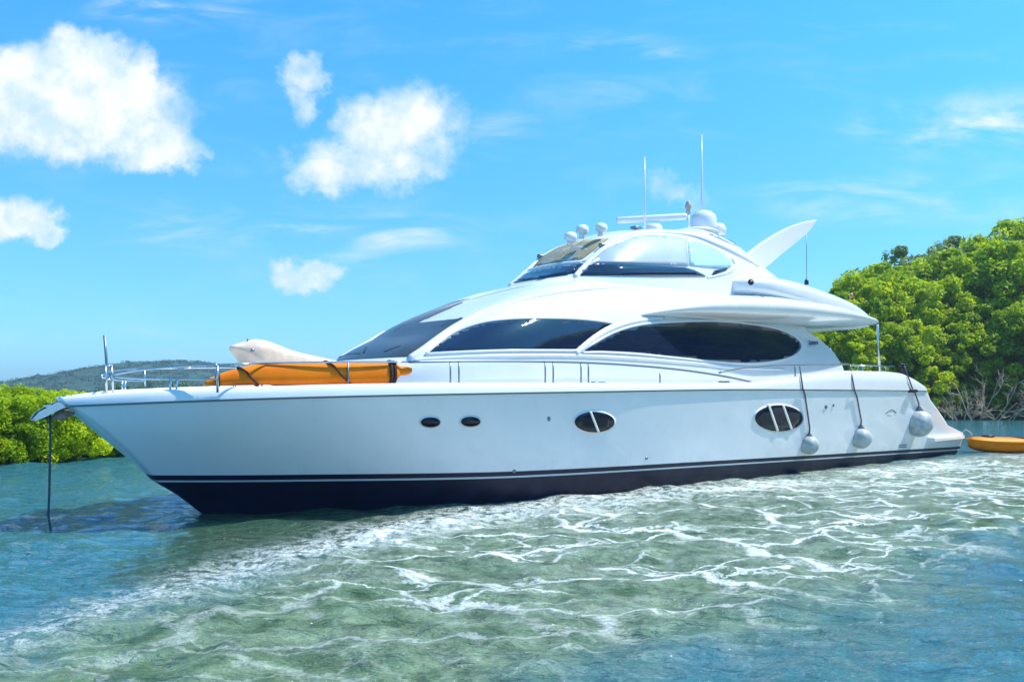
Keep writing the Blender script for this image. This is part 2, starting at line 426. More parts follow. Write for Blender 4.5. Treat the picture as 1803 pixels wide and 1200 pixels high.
# ---- portholes
for (cx, cy, rx, ry, bars) in [(757.5, 742, 17, 8.5, []), (828, 741, 17, 8.5, []), (1046, 742, 35, 18, [((1038, 723), (1053, 761))]), (1370.5, 735.5, 42, 23, [((1352, 712), (1368, 759)), (1377 and (1377, 712), (1393, 757))])]:
    rim = patch(HS, ell(cx, cy, rx+2.6, ry+2.4), 'porthole', M['gel'], .012, 12)
    for k, r_ in enumerate(rim):
        pass
    pp = patch(HS, ell(cx, cy, rx, ry), 'pane', M['port'], .022, 10, parent=None)
    for a_o, b_o in zip(rim, pp): b_o.parent = a_o
    for (a, b) in bars:
        d = 1.9
        bb = patch(HS, [(a[0]-d, a[1]), (a[0]+d, a[1]), (b[0]+d, b[1]), (b[0]-d, b[1])], 'divider', M['gel'], .034, 12, parent=None)
        for a_o, b_o in zip(rim, bb): b_o.parent = a_o
for (cx, cy, rx, ry, nm) in [(966, 737, 2.2, 4, 'drain_fitting'), (1454, 716, 2, 3.6, 'drain_fitting'), (1467, 713, 1.2, 2.4, 'drain_fitting')]:
    patch(HS, ell(cx, cy, rx, ry, 12), nm, M['dsteel'], .02, 20)
strip(HS, cr([(1560, 727), (1566, 722), (1573, 722), (1578, 727)]), .02, 'fuel_hatch', M['rubber'])
strip(HS, cr([(1563, 729), (1569, 730), (1573, 727)]), .014, 'fuel_hatch', M['pin'])
for yy in (783, 786.5):
    strip(HS, [(1583, yy), (1596, yy-.6)], .02, 'vent_slot', M['rubber'])

# ---- superstructure bodies
def body(us, B, w0, zc, n, m, slant=None, nth=161):
    th = np.linspace(0, np.pi, nth); U, T = np.meshgrid(us, th, indexing='ij')
    cv, sw = np.cos(T), np.sin(T)
    V = B(U)*np.sign(cv)*np.abs(cv)**(2/m); Wd = w0+(zc(U)-w0)*np.abs(sw)**(2/n)
    if slant is not None: U = U+slant(U, Wd)
    return np.stack([U, V, Wd], -1)
def capped(S, name, m):
    o = S.build(name, m); n, k = S.n, S.m
    me = o.data
    co = [tuple(v.co) for v in me.vertices]; f = [tuple(p.vertices) for p in me.polygons]
    f += [tuple(range(k)), tuple((n-1)*k+j for j in reversed(range(k)))]
    # underside
    f += [(i*k, i*k+k-1, (i+1)*k+k-1, (i+1)*k) for i in range(n-1)]
    bpy.data.objects.remove(o); return mesh_np(name, co, f, m, yacht)
uA = [2.6, 3.1, 3.6, 4.2, 5, 6, 7, 8, 11, 13, 15, 16.6]; zA = [2.38, 2.68, 2.97, 3.25, 3.68, 4.09, 4.46, 4.66, 4.8, 4.8, 4.7, 4.4]
def BA(u): return 2.45*np.clip(1-(np.clip(6.0-u, 0, 9)/3.4)**2.3, 0, 1)**(1/2.3)
def slA(U, Wd):
    g = np.clip((U-12.5)/4.1, 0, 1); g = g*g*(3-2*g)
    return g*np.interp(Wd, [2.3, 2.9, 3.2, 3.55, 3.75, 4.2], [1.15, .80, .45, -.15, -.6, -.8])
SA_ = Surf(body(np.concatenate([2.6+np.linspace(0, 1, 60)**1.6*3.4, np.linspace(6.1, 16.6, 110)]), BA, 2.25, lambda u: interp(u, uA, zA), 3.2, 4.2, slA))
capped(SA_, 'deckhouse', M['gel'])
uD = [7.2, 7.8, 8.4, 9, 10, 11, 12, 13, 14, 15, 15.9]; zD = [4.5, 4.74, 5.13, 5.6, 6.06, 6.2, 6.33, 6.5, 6.4, 6.04, 5.58]
def BD(u): return 1.8*np.clip(1-(np.clip(9.6-u, 0, 9)/2.42)**2.2, 0, 1)**(1/2.2)
def slD(U, Wd):
    g = np.clip((U-13.5)/2.4, 0, 1); return g*np.clip((5.2-Wd), -1, 1)*.6
SD = Surf(body(np.concatenate([7.2+np.linspace(0, 1, 50)**1.6*2.4, np.linspace(9.65, 15.9, 90)]), BD, 4.2, lambda u: interp(u, uD, zD), 2.6, 3, slD))
capped(SD, 'pilothouse', M['gel'])
# fly deck overhang with rounded edge, and the coaming on top of it
def slab(us, b, zb, zt, n=2.3, k=161):
    th = np.linspace(0, 2*np.pi, k); U, T = np.meshgrid(us, th, indexing='ij')
    cv, sw = np.cos(T), np.sin(T); zm = (zb(U)+zt(U))/2; hh = (zt(U)-zb(U))/2
    V = b(U)*np.sign(cv)*np.abs(cv)**(2/4.5); Wd = zm+hh*np.sign(sw)*np.abs(sw)**(2/n)
    return np.stack([U, V, Wd], -1)
uc = [8.6, 9.2, 10, 11, 12.5, 14, 16, 17.5, 18.6, 19.3, 19.6]
SC = Surf(slab(8.6+11.0*(.5-.5*np.cos(np.linspace(0, np.pi, 140))), lambda u: interp(u, uc, [2.2, 2.48, 2.72, 2.9, 3.02, 3.08, 3.05, 2.98, 2.86, 2.6, 2.1]),
     lambda u: interp(u, uc, [3.72, 3.74, 3.76, 3.77, 3.79, 3.84, 3.90, 3.96, 4.02, 4.08, 4.12]), lambda u: interp(u, uc, [3.78, 4.00, 4.22, 4.41, 4.56, 4.62, 4.60, 4.50, 4.36, 4.24, 4.17])))
def closed_slab(S, name, m):
    n, k = S.n, S.m; co = S.G.reshape(-1, 3)*np.array([1, -1, 1]); f = list(S.faces)+[tuple(range(k-1)), tuple((n-1)*k+j for j in reversed(range(k-1)))]
    return mesh_np(name, co, f, m, yacht)
closed_slab(SC, 'fly_deck_overhang', M['gel'])
ue2 = [13.0, 13.08, 13.3, 13.85, 14.7, 16, 17.5, 18.6, 19.3]
SE = Surf(slab(13.0+6.3*(.5-.5*np.cos(np.linspace(0, np.pi, 160))), lambda u: interp(u, ue2, [1.5, 1.95, 2.28, 2.55, 2.68, 2.72, 2.72, 2.62, 2.35]),
     lambda u: interp(u, ue2, [4.66, 4.60, 4.52, 4.40, 4.25, 4.12, 4.05, 4.0, 4.0]), lambda u: interp(u, ue2, [5.0, 5.05, 5.12, 5.19, 5.19, 5.08, 4.86, 4.58, 4.28]), 2.6))
closed_slab(SE, 'fly_bridge_coaming', M['gel'])

# ---- windscreen (both sides of the nose, wrapped over the centreline)
def pt(S, x, y): h, n = S.ray(x, y); return (h.x, -h.y, h.z)
pil = [pt(SA_, *q) for q in cr([(722, 623), (748, 608), (776, 588), (800, 573), (824, 561)], 5)]
topx = [pt(SA_, *q) for q in [(737, 568), (780, 564), (824, 561)]]
sp_ = [pt(SA_, *q) for q in [(737, 568), (762, 556), (790, 543.5), (828, 526)]]
def windscreen():
    us = np.concatenate([2.6+np.linspace(0, 1, 160)**1.5*1.4, np.linspace(4.01, 7.4, 330)])
    Gd = body(us, BA, 2.25, lambda u: interp(u, uA, zA), 3.2, 4.2, None, 361)
    pw = np.array(pil); o1 = np.argsort(pw[:, 2]); tx = np.array(topx); o2 = np.argsort(tx[:, 0]); sv = np.array(sp_); o3 = np.argsort(sv[:, 0])
    C = (Gd[:-1, :-1]+Gd[1:, 1:])/2; u, v, w = C[..., 0], C[..., 1], C[..., 2]
    side = (w > 2.76) & (u < np.interp(w, pw[o1, 2], pw[o1, 0])) & (w < tx[:, 2].mean())
    mid = (v < np.interp(u, sv[o3, 0], sv[o3, 1])) & (v > -2.35) & (w > 2.76) & (u < sv[:, 0].max())
    sel = side | mid
    N = np.cross(np.gradient(Gd, axis=1), np.gradient(Gd, axis=0)); N /= np.linalg.norm(N, axis=-1, keepdims=True)+1e-9
    if N[200, 180, 2] < 0: N = -N
    co = Gd+N*.012; m = Gd.shape[1]
    I, J = np.nonzero(sel); q = np.stack([I*m+J, (I+1)*m+J, (I+1)*m+J+1, I*m+J+1], -1)
    used, inv = np.unique(q, return_inverse=True)
    return mesh_np('windscreen', (co.reshape(-1, 3)*np.array([1, -1, 1]))[used], inv.reshape(q.shape), M['wind'], yacht)
windscreen()
# mullions and the wipers
strip(SA_, [(645, 613), (641, 622)], .035, 'windscreen_post', M['black'])
strip(SA_, cr([(712, 566), (703, 574), (694, 584), (706, 578), (712, 570)]), .022, 'wiper', M['black'])
strip(SA_, [(598, 629), (615, 624), (635, 623)], .03, 'wiper', M['black'], mirror=False)
strip(SA_, cr([(640, 625.5), (690, 623.5), (722, 622)]), .012, 'window_gasket', M['black'])
# white arch pillar between windscreen and the first side window
strip(SA_, cr([(722, 630), (748, 614), (778, 592), (808, 572), (850, 550), (900, 533), (960, 518), (1020, 509), (1080, 505), (1130, 506), (1165, 511)]), [.10, .13, .13, .12, .12, .11, .09, .05, .01], 'arch_moulding', M['gel'], sink=.45, n=14, mirror=False)
strip(SA_, cr([(760, 549), (830, 527), (900, 509), (960, 498), (1020, 490), (1060, 488), (1105, 493)]), [.02, .06, .07, .07, .05, .01], 'roof_moulding', M['gel'], sink=.5, n=12, mirror=False)
# side windows
wA = cr([(750, 624), (775, 602), (805, 584), (850, 569), (900, 562.5), (960, 560.5), (1020, 562), (1060, 566), (1083, 570)], 5)[:-1]+cr([(1083, 570), (1058, 583), (1034, 600), (1014, 617)], 5)[:-1]+cr([(1014, 617), (940, 617), (870, 618), (800, 621), (750, 624)], 5)[:-1]
wB = cr([(1024, 619), (1050, 601), (1085, 583), (1130, 571), (1190, 566), (1260, 565), (1320, 570), (1370, 579), (1400, 593), (1411, 608), (1403, 623), (1375, 634), (1330, 639.5), (1280, 638.5), (1200, 631), (1120, 623), (1060, 620)], 5, True)
for nm, w in (('side_window', wA), ('side_window', wB)):
    fr = patch(SA_, [(x, y) for x, y in w], nm, M['glass'], .02, 7)
    nb = [(x, y) for x, y in w]
    strip(SA_, nb, .03, 'window_frame', M['gel'], sink=-.35, n=8, closed=True)
# white pillar between the two windows
strip(SA_, cr([(1014, 622), (1032, 608), (1055, 590), (1085, 575), (1120, 565), (1170, 559.5)]), [.07, .07, .07, .08, .07, .03], 'window_pillar', M['gel'], sink=.3, n=10)
# moulded ledge under the windows
strip(SA_, cr([(728, 634), (800, 629), (900, 626), (1020, 626), (1120, 631), (1220, 639), (1300, 647), (1380, 650)]), [.03, .05, .05, .05, .05, .03], 'window_ledge', M['gel'], sink=.3, n=8)

# ---- pilothouse glazing
arch = cr([(1020, 485), (1038, 464), (1064, 441), (1095, 422), (1130, 414), (1170, 414), (1215, 420), (1255, 433), (1281, 450), (1290, 464)], 5)
g_up = cr([(1040, 463), (1064, 442), (1095, 424), (1130, 416), (1170, 416), (1207, 420)], 5)+[(1211, 468)]+cr([(1205, 467.5), (1150, 465.5), (1090, 463.5), (1040, 463)], 3)[:-1]
patch(SD, g_up, 'curtained_window', M['curtain'], .024, 6)
patch(SD, [(1210, 421)]+cr([(1212, 422), (1250, 434), (1276, 450), (1287, 464), (1281, 471), (1250, 471), (1214, 467)], 4), 'sky_colour_pane', M['skyglass'], .024, 6)  # opaque pane over the open aft bay, sky colour painted in
patch(SD, [(1022, 485), (1039, 465), (1090, 465.5), (1150, 468), (1205, 471), (1222, 476), (1242, 486), (1150, 486), (1080, 485)], 'lower_window', M['glass'], .026, 6)
patch(SD, [(1252, 485), (1257, 476), (1272, 473.5), (1286, 468), (1278, 476), (1262, 482)], 'lower_window', M['glass'], .018, 6)
for a, b in (((1121, 416), (1127, 465)), ((1208, 421), (1212, 468))):
    strip(SD, [a, ((a[0]+b[0])/2, (a[1]+b[1])/2), b], .016, 'window_post', M['dsteel'], n=6)
strip(SD, cr([(1012, 487), (1034, 464), (1060, 440), (1092, 419), (1130, 409.5), (1172, 409), (1220, 415), (1262, 430), (1300, 448), (1335, 468)]), [.07, .085, .085, .09, .1, .1, .1, .09, .04], 'window_arch', M['gel'], sink=.3, n=12)
strip(SD, cr([(1288, 455), (1294, 466), (1287, 477), (1262, 485), (1245, 488)]), [.035, .04, .035, .03], 'window_frame', M['gel'], sink=.2)
patch(SD, [(973, 464), (998, 441), (1028, 424), (1072, 420.5), (1047, 440), (1023, 458)], 'sunshade_panel', M['khaki'], .024, 5)
patch(SD, [(941, 473), (962, 452), (985, 441), (1001, 437), (985, 451), (968, 465)], 'front_window', M['greyglass'], .024, 5)
patch(SD, cr([(898, 498), (917, 484), (950, 473.5), (985, 469), (1016, 468)], 4)+[(1010, 476), (1000, 484), (950, 491)], 'lower_windscreen', M['glass'], .024, 5)
strip(SD, cr([(903, 490), (930, 476), (965, 467), (1000, 463), (1024, 461)]), .05, 'brow_moulding', M['gel'], sink=.35)
strip(SD, [(937, 474), (970, 464), (1001, 437)], .03, 'window_post', M['gel'], sink=.2)
# grey vent panel behind the dome on the roof
patch(SD, [(1248, 412), (1270, 414), (1290, 424), (1300, 434), (1276, 425)], 'roof_vent', M['greyglass'], .012, 8)
# nose light, and a dark strip painting in the strut's shadow line
patch(SE, ell(1322, 497, 5, 5, 18), 'nose_light', M['black'], .02, 8)
strip(SC, [(1333, 512), (1343, 523), (1353, 537)], [.05, .04, .02], 'strut_shadow_line', M['rubber'], sink=.5)

# ---- boat name in script on the aft quarter panel
def textmesh(s, size, name, m, M4, parent):
    cu = bpy.data.curves.new('t', 'FONT'); cu.body = s; cu.size = size; cu.extrude = .004; cu.shear = .5; cu.offset = .006
    o = bpy.data.objects.new('t', cu); COL.objects.link(o); dg = bpy.context.evaluated_depsgraph_get()
    me = bpy.data.meshes.new_from_object(o.evaluated_get(dg)); bpy.data.objects.remove(o)
    me.materials.clear(); me.materials.append(m); q = bpy.data.objects.new(name, me); COL.objects.link(q); q.parent = parent; q.matrix_local = M4; return q
h, nr = SA_.ray(1421, 607)
xax = (SA_.ray(1446, 606)[0]-h).normalized(); 
for sg in (1, -1):
    n2 = Vector((nr.x, nr.y*sg, nr.z)); x2 = Vector((xax.x, xax.y*sg, xax.z))*(1 if sg == 1 else -1); x2 = (x2-n2*x2.dot(n2)).normalized(); y2 = n2.cross(x2)
    p0 = Vector((h.x, h.y*sg, h.z))+n2*.05+(Vector((0, 0, 0)) if sg == 1 else -x2*.5)
    textmesh('Lazzara', .17, 'name_lettering', M['logo'], Matrix(((x2.x, y2.x, n2.x, p0.x), (x2.y, y2.y, n2.y, p0.y), (x2.z, y2.z, n2.z, p0.z), (0, 0, 0, 1))), yacht)

# ---- deck rails (port side seen; starboard mirrored)
def rail(path, name='handrail', r=.016, m='steel', mirror=True):
    for sg in ((1, -1) if mirror else (1,)):
        MB().tube([(p[0], -p[1]*sg, p[2]) for p in path], r, 6).build(name, M[m], yacht)
def vr(u): return float(sheer(np.array([u]))[0])-.16
def Pr(px, py):
    u = 3.0
    for _ in range(12): u, v, w = P(px, py, vr(min(max(u, -2.2), 24)))
    return (u, v, w)
top_r = [Pr(*q) for q in cr([(720, 637), (800, 635.5), (900, 635.5), (1000, 637), (1070, 640), (1140, 645), (1200, 651), (1250, 658), (1290, 665), (1322, 672)], 3)]
rail(top_r, r=.023, m='dsteel')
rail([Pr(*q) for q in cr([(470, 639.5), (560, 637.5), (640, 637), (720, 637)], 3)], r=.016)
rail([P(383, 642, 1.7), P(420, 640.5, 1.85), Pr(470, 639.5)], r=.016)
rail([Pr(*q) for q in cr([(1266, 656), (1300, 648.5), (1350, 644), (1400, 642), (1495, 641)], 3)], r=.02, m='dsteel')
for x, y0, y1 in [(613, 637, 671), (793, 636, 668), (808, 636, 668), (960, 637, 669), (974, 637, 669), (1023, 638, 670), (1036, 638, 670), (1162, 656, 668)]:
    a = Pr(x, y0); b = (a[0], a[1], float(zrub(np.array([a[0]]))[0])+.14)
    rail([b, a], 'stanchion', .016, 'dsteel')
for x in (1400, 1497):
    a = Pr(x, 642); b = (a[0], a[1], a[2]-.32); rail([b, a], 'stanchion', .018, 'dsteel')
def Prl(px, py, v): return P(px, py, v)
# bow pulpit
b0 = Prl(196, 642, .45)
rail([P(*q) for q in cr([(198, 660, .3), (240, 652, .7), (300, 646, 1.2), (345, 643, 1.5), (383, 642, 1.7)], 4)], 'pulpit_rail', .016)
rail([P(*q) for q in cr([(199, 663, .3), (240, 666, .7), (300, 667, 1.2), (345, 667, 1.5), (383, 667, 1.7)], 4)], 'pulpit_rail', .014)
for x, yt, v_ in ((383, 642, 1.7), (300, 667, 1.2), (311, 667, 1.27)):
    a = P(x, yt, v_); rail([(a[0], a[1], float(zrub(np.array([a[0]]))[0])+.12), a], 'stanchion', .02)
fr0 = Prl(186, 642, .0); fr1 = Prl(198, 645, .5)
for x_ in (188, 199):
    a = P(x_, 643, .12); rail([(a[0], .12, 2.08), (a[0]-.02, .12, a[2])], 'pulpit_post', .018, mirror=False)
    a = P(x_, 643, -.35); rail([(a[0], -.35, 2.08), (a[0]-.02, -.35, a[2])], 'pulpit_post', .018, mirror=False)
a = P(199, 643, .12); b = P(199, 643, -.35)
for dz_ in (0, -.22): rail([(a[0]-.02, .12, a[2]+dz_), (b[0]-.02, -.35, b[2]+dz_)], 'pulpit_rail', .015, mirror=False)
a = P(188, 643, .12); b = P(199, 643, .12)
for dz_ in (0, -.22): rail([(a[0]-.02, .12, a[2]+dz_), (b[0]-.02, .12, b[2]+dz_)], 'pulpit_rail', .015, mirror=False)
a = P(184, 590, 0); b = P(190, 668, 0); rail([b, (a[0], 0, a[2])], 'bow_staff', .022, 'dsteel', mirror=False)
# raised toe rail seen on the foredeck
fd = [P(206, 683, .55), P(260, 680, .9), P(340, 678, 1.3)]
# anchor roller and stowed anchor
ar = MB()
for sgn in (-1, 1):
    pr = [(-2.62, 1.70), (-2.54, 1.80), (-2.32, 1.93), (-2.1, 2.0), (-2.1, 1.9), (-2.28, 1.82), (-2.46, 1.72), (-2.6, 1.66)]
    y0 = sgn*.09; k = len(pr)
    ar.add([(u, y0, w) for u, w in pr]+[(u, y0+sgn*.03, w) for u, w in pr], [tuple(range(k)), tuple(range(2*k-1, k-1, -1))]+[(i, i+k, (i+1) % k+k, (i+1) % k) for i in range(k)])
ar.box((-2.25, 0, 1.88), (.4, .17, .04)); ar.build('anchor_roller', M['steel'], yacht, False)
MB().lathe((-2.45, 0, 1.76), [(.05, -.08), (.065, -.07), (.045, 0), (.065, .07), (.05, .08)], 14, 'Y').build('roller_wheel', M['black'], yacht)
an = MB(); an.tube([(-2.42, 0, 1.80), (-2.2, 0, 1.84), (-2.0, 0, 1.9)], .022, 8)
for sgn in (-1, 1): an.add([(-2.25, 0, 1.84), (-2.36, sgn*.05, 1.70), (-2.2, sgn*.15, 1.70), (-2.03, sgn*.09, 1.79), (-2.22, 0, 1.78), (-2.33, sgn*.05, 1.67), (-2.2, sgn*.13, 1.67), (-2.05, sgn*.08, 1.75)], [(0, 1, 2, 3), (4, 7, 6, 5), (0, 4, 5, 1), (1, 5, 6, 2), (2, 6, 7, 3), (3, 7, 4, 0)])
an.build('anchor', M['rust'], yacht, False)
for q, r_ in ((P(114, 699, 0), .05), (P(106, 701, .1), .03)): MB().lathe((q[0], -q[1], q[2]-.06), [(r_*.5, -.08), (r_*.6, -.02), (r_, .02), (r_*.8, .07), (.005, .09)], 12).build('bow_cleat', M['steel'], yacht)
def cleat(c, s_=.12, m='dsteel', ang=0):
    b = MB(); b.tube([(c[0]-s_, c[1], c[2]+.06), (c[0]+s_, c[1], c[2]+.06)], .018, 6); b.tube([(c[0]-s_*.4, c[1], c[2]), (c[0]-s_*.4, c[1], c[2]+.06)], .015, 6); b.tube([(c[0]+s_*.4, c[1], c[2]), (c[0]+s_*.4, c[1], c[2]+.06)], .015, 6)
    return b.build('mooring_cleat', M[m], yacht)
for x in (1057, 1278):
    q = Pr(x, 668 if x < 1200 else 668); cleat((q[0], -q[1]+.05, float(zrub(np.array([q[0]]))[0])+.12), .2)
h, _ = HS.ray(1604, 689)
MB().box((h.x, h.y-.05, h.z+.02), (.42, .14, .10), .03).build('quarter_cleat', M['black'], yacht)
q = P(1590, 642, 2.9); MB().box((q[0], -q[1], q[2]), (.45, .1, .08), .03).build('quarter_cleat', M['black'], yacht); MB().tube([(q[0], -q[1], q[2]), (q[0]+.02, -q[1], q[2]-.22)], .05, 8).build('rail_post', M['black'], yacht)
# aft rails and overhang support
rail([P(1496, 643, 2.75), P(1540, 643.5, 2.8), P(1575, 645, 2.8)], 'aft_rail', .016)
for x in (1511, 1519, 1560): rail([P(x, 662, 2.78), P(x, 644, 2.78)], 'aft_stanchion', .018)
rail([P(1550, 654, 2.7), P(1547, 612, 2.7), P(1545, 571, 2.7)], 'overhang_post', .035)
# cockpit rear bulkhead & seat inside the aft deck
MB().box((16.3, 0, 3.0), (.1, 4.0, 1.1), .03).build('cockpit_bulkhead', M['gel'], yacht)
MB().box((16.37, 0, 3.0), (.04, 2.4, .95), .01).build('saloon_door', M['glass'], yacht)

# ---- roof gear
def roofz(u): return float(interp(np.array([u]), uD, zD)[0])
def vface(u, v): return v
# open-array radar
q = P(1150, 388, 0); um = q[0]; rz_ = roofz(um)
MB().lathe((um, 0, rz_-.1), [(.26, 0), (.25, .22), (.2, .30), (.05, .32)], 20).build('radar_pedestal', M['gel'], yacht)
a0 = P(1086, 388, 0); a1 = P(1212, 381, 0)
ang = None
# bar lies across the sight line
rc = W3((um, 0, rz_+.30)); Yb = rc.y; half = 63/1500*Yb
pA = YINV @ Vector((rc.x-half-.03, rc.y, CAMH+(HZ-388)/FOC*Yb)); pB = YINV @ Vector((rc.x+half-.05, rc.y, CAMH+(HZ-380.5)/FOC*Yb))
MB().tube([pA, pA.lerp(pB, .03), pA.lerp(pB, .97), pB], [.06, .09, .09, .06], 10, flat=.8).build('radar_antenna', M['gel'], yacht)
def whip(px, y0, y1, v, r, name='whip_antenna', m='gel'):
    a = P(px, y0, v); MB().tube([(a[0], -v, a[2]), (a[0], -v, a[2]+(y0-y1)/FOC*(BY+a[0]*SA-v*CA))], [r, r*.55], 6).build(name, M[m], yacht)
whip(1135, 402, 276, .35, .028); whip(1235.5, 395, 237, -.2, .03)
# satellite dome
q = P(1239, 400, 0); MB().lathe((q[0], 0, q[2]-.15), [(.34, 0), (.36, .15), (.37, .35), (.33, .48), (.22, .58), (.1, .62), (.01, .63)], 24).build('satellite_dome', M['gel'], yacht)
q = P(1262, 405, -.2); MB().lathe((q[0], .2, q[2]-.15), [(.26, 0), (.27, .2), (.2, .32), (.01, .36)], 20).build('satellite_dome', M['gel'], yacht)
q = P(1228, 404, .2); MB().lathe((q[0], -.2, q[2]-.1), [(.55, 0), (.52, .06), (.4, .1), (.02, .12)], 24, sx=1.2).build('dome_plinth', M['gel'], yacht)
# mast light with horns
q = P(1212, 402, 0); mb = MB().tube([(q[0], 0, q[2]-.1), (q[0], 0, q[2]+.42)], .035, 8); mb.build('light_mast', M['gel'], yacht)
MB().lathe((q[0], 0, q[2]+.42), [(.06, 0), (.07, .05), (.05, .1), (.09, .15), (.09, .22), (.06, .3), (.04, .34)], 14).build('navigation_light', M['beigetip'], yacht)
# three search lights on the front of the roof
for (px, py, v, hh) in ((1003, 425, .7, .0), (1024, 412, .5, .0), (1057, 408, .75, .0)):
    top = {1003: 409, 1024: 396, 1057: 393}[px]
    a = P(px, py, v); t = P(px, top+8, v)
    MB().lathe((a[0], -v, a[2]-.1), [(.07, 0), (.06, .1), (.03, .12), (.03, t[2]-a[2]+.1)], 10).build('light_bracket', M['gel'], yacht)
    lb = MB().lathe((t[0], -v, t[2]), [(.02, -.13), (.08, -.11), (.12, -.02), (.13, .06), (.12, .12), (.1, .13)], 16, 'X').build('search_light', M['gel'], yacht)
MB().box((P(1120, 401, .5)[0], -.5, P(1120, 401, .5)[2]), (.25, .2, .06), .02).build('horn', M['dsteel'], yacht)
# raked fin
for sgn in (-1, 1):                                    # sidelights on the pilothouse shoulder
    MB().box((9.0, sgn*1.05, roofz(9.0)-.10), (.3, .12, .1), .03).build('side_light', M['dsteel'], yacht)
MB().box((16.2, 0, 4.85), (1.6, 2.6, .5), .12).build('fly_bridge_seat', M['gel'], yacht)
fo = cr([(1300, 458), (1322, 440), (1350, 420), (1382, 402), (1412, 391), (1436, 387)], 4)[:-1]+cr([(1436, 387), (1426, 403), (1402, 425), (1372, 449), (1345, 472), (1320, 486)], 4)
fl = [P(x, y, 0) for x, y in fo]; k = len(fl); cx_ = sum(p[0] for p in fl)/k; cw_ = sum(p[2] for p in fl)/k
fb_ = MB(); vv = []
for off, scl in ((-.09, .93), (-.04, 1), (.04, 1), (.09, .93)):
    vv += [(cx_+(p[0]-cx_)*scl, off, cw_+(p[2]-cw_)*scl) for p in fl]
ff = [(i*k+j, i*k+(j+1) % k, (i+1)*k+(j+1) % k, (i+1)*k+j) for i in range(3) for j in range(k)]+[tuple(range(k-1, -1, -1)), tuple(3*k+j for j in range(k))]
fb_.add(vv, ff).build('raked_fin', M['gel'], yacht, False)
whip(1420, 497, 410, 2.0, .012, 'whip_antenna', 'dsteel'); q = P(1420, 500, 2.0)
MB().lathe((q[0], -2.0, q[2]-.02), [(.06, 0), (.06, .1), (.03, .16)], 10).build('antenna_mount', M['black'], yacht)
q = P(1499, 521, 2.0); MB().lathe((q[0], -2.0, q[2]-.05), [(.05, 0), (.06, .06), (.03, .14)], 10).build('stern_light', M['rust'], yacht)

# ------------------------------------------------------------------ fenders
def fender(px, py, r, rail_px, rail_py, label, rr=.5):
    h, n = HS.ray(px, py); c = YMAT @ h; nw = (YROT @ n); nw.z = 0; nw.normalize(); c = c+nw*(r*1.02)
    dd = Vector(((px-901.5)/FOC, 1, (HZ-py)/FOC)); Y = c.y; c = Vector((dd.x*Y, Y, CAMH+dd.z*Y))
    e = empty('fender', c, HA, label, 'fender', 'fenders hung along the port side')
    prof = [(r*.02, -r*1.02), (r*.3, -r*.97)]+[(r*math.cos(a), r*math.sin(a)) for a in np.linspace(-1.1, 1.15, 14)]+[(r*.25, r*1.0)]
    MB().lathe((0, 0, 0), prof, 28).build('ball', M['fender'], e)
    MB().lathe((0, 0, r*.9), [(r*.40, 0), (r*.32, r*.10), (r*.22, r*.22), (r*.14, r*.32), (r*.12, r*.38)], 14).build('neck', M['rope'], e)
    RI = Matrix.Rotation(-HA, 4, 'Z'); top = c+Vector((0, 0, r*1.25))
    tpx, tpy = 901.5+FOC*top.x/top.y, HZ-FOC*(top.z-CAMH)/top.y
    q0 = P(rail_px, rail_py, vr(min(21, P(rail_px, rail_py, 3)[0]))); pts = [YMAT @ L(q0)]
    for k_ in range(1, 12):
        g = k_/12; x_, y_ = rail_px+(tpx-rail_px)*g, rail_py+(tpy-rail_py)*g
        if y_ > 690: h2, n2 = HS.ray(x_, y_); pp = h2+n2*.035
        else:
            v2 = float(sheer(np.array([P(x_, y_, 3.2)[0]]))[0])+.06; v2 = v2 if y_ > 668 else v2-(668-y_)*.006; pp = L(P(x_, y_, v2))
        pts.append(YMAT @ pp)
    pts.append(top)
    MB().tube([RI @ (p-c) for p in pts], .019, 6).build('rope', M['rope'], e)
    return e
fender(1425, 783, .245, 1408, 645, 'small white round fender nearest the three pane porthole')
fender(1516, 771, .29, 1497, 645, 'middle white round fender, between a smaller and a larger one')
fender(1618, 745, .41, 1592, 643, 'largest grey white round fender, hung at the stern quarter')

# ------------------------------------------------------------------ kayaks and dinghy
def kayak_mesh(Lk, bm, ht, rocker=.1, n=60, m=24, side=False):
    co = []; f = []
    for i in range(n+1):
        t = i/n; x = (t-.5)*Lk; e_ = prof_e(t) if side else max(0, 1-abs(2*t-1)**2.6)**.62; rk = rocker*abs(2*t-1)**2.4
        if not side: e_ = max(0, 1-abs(2*t-1)**5)**.6
        w = bm/2*e_+.012; h_ = ht/2*(.22+.78*e_**.7)
        for j in range(m):
            a = 2*math.pi*j/m; y = w*math.copysign(abs(math.cos(a))**.8, math.cos(a)); z = h_*math.copysign(abs(math.sin(a))**.75, math.sin(a))
            if z > 0: z *= .8
            co.append((x, y, z+rk))
    for i in range(n):
        for j in range(m): f.append((i*m+j, (i+1)*m+j, (i+1)*m+(j+1) % m, i*m+(j+1) % m))
    f += [tuple(range(m)), tuple(n*m+j for j in reversed(range(m)))]
    return co, f
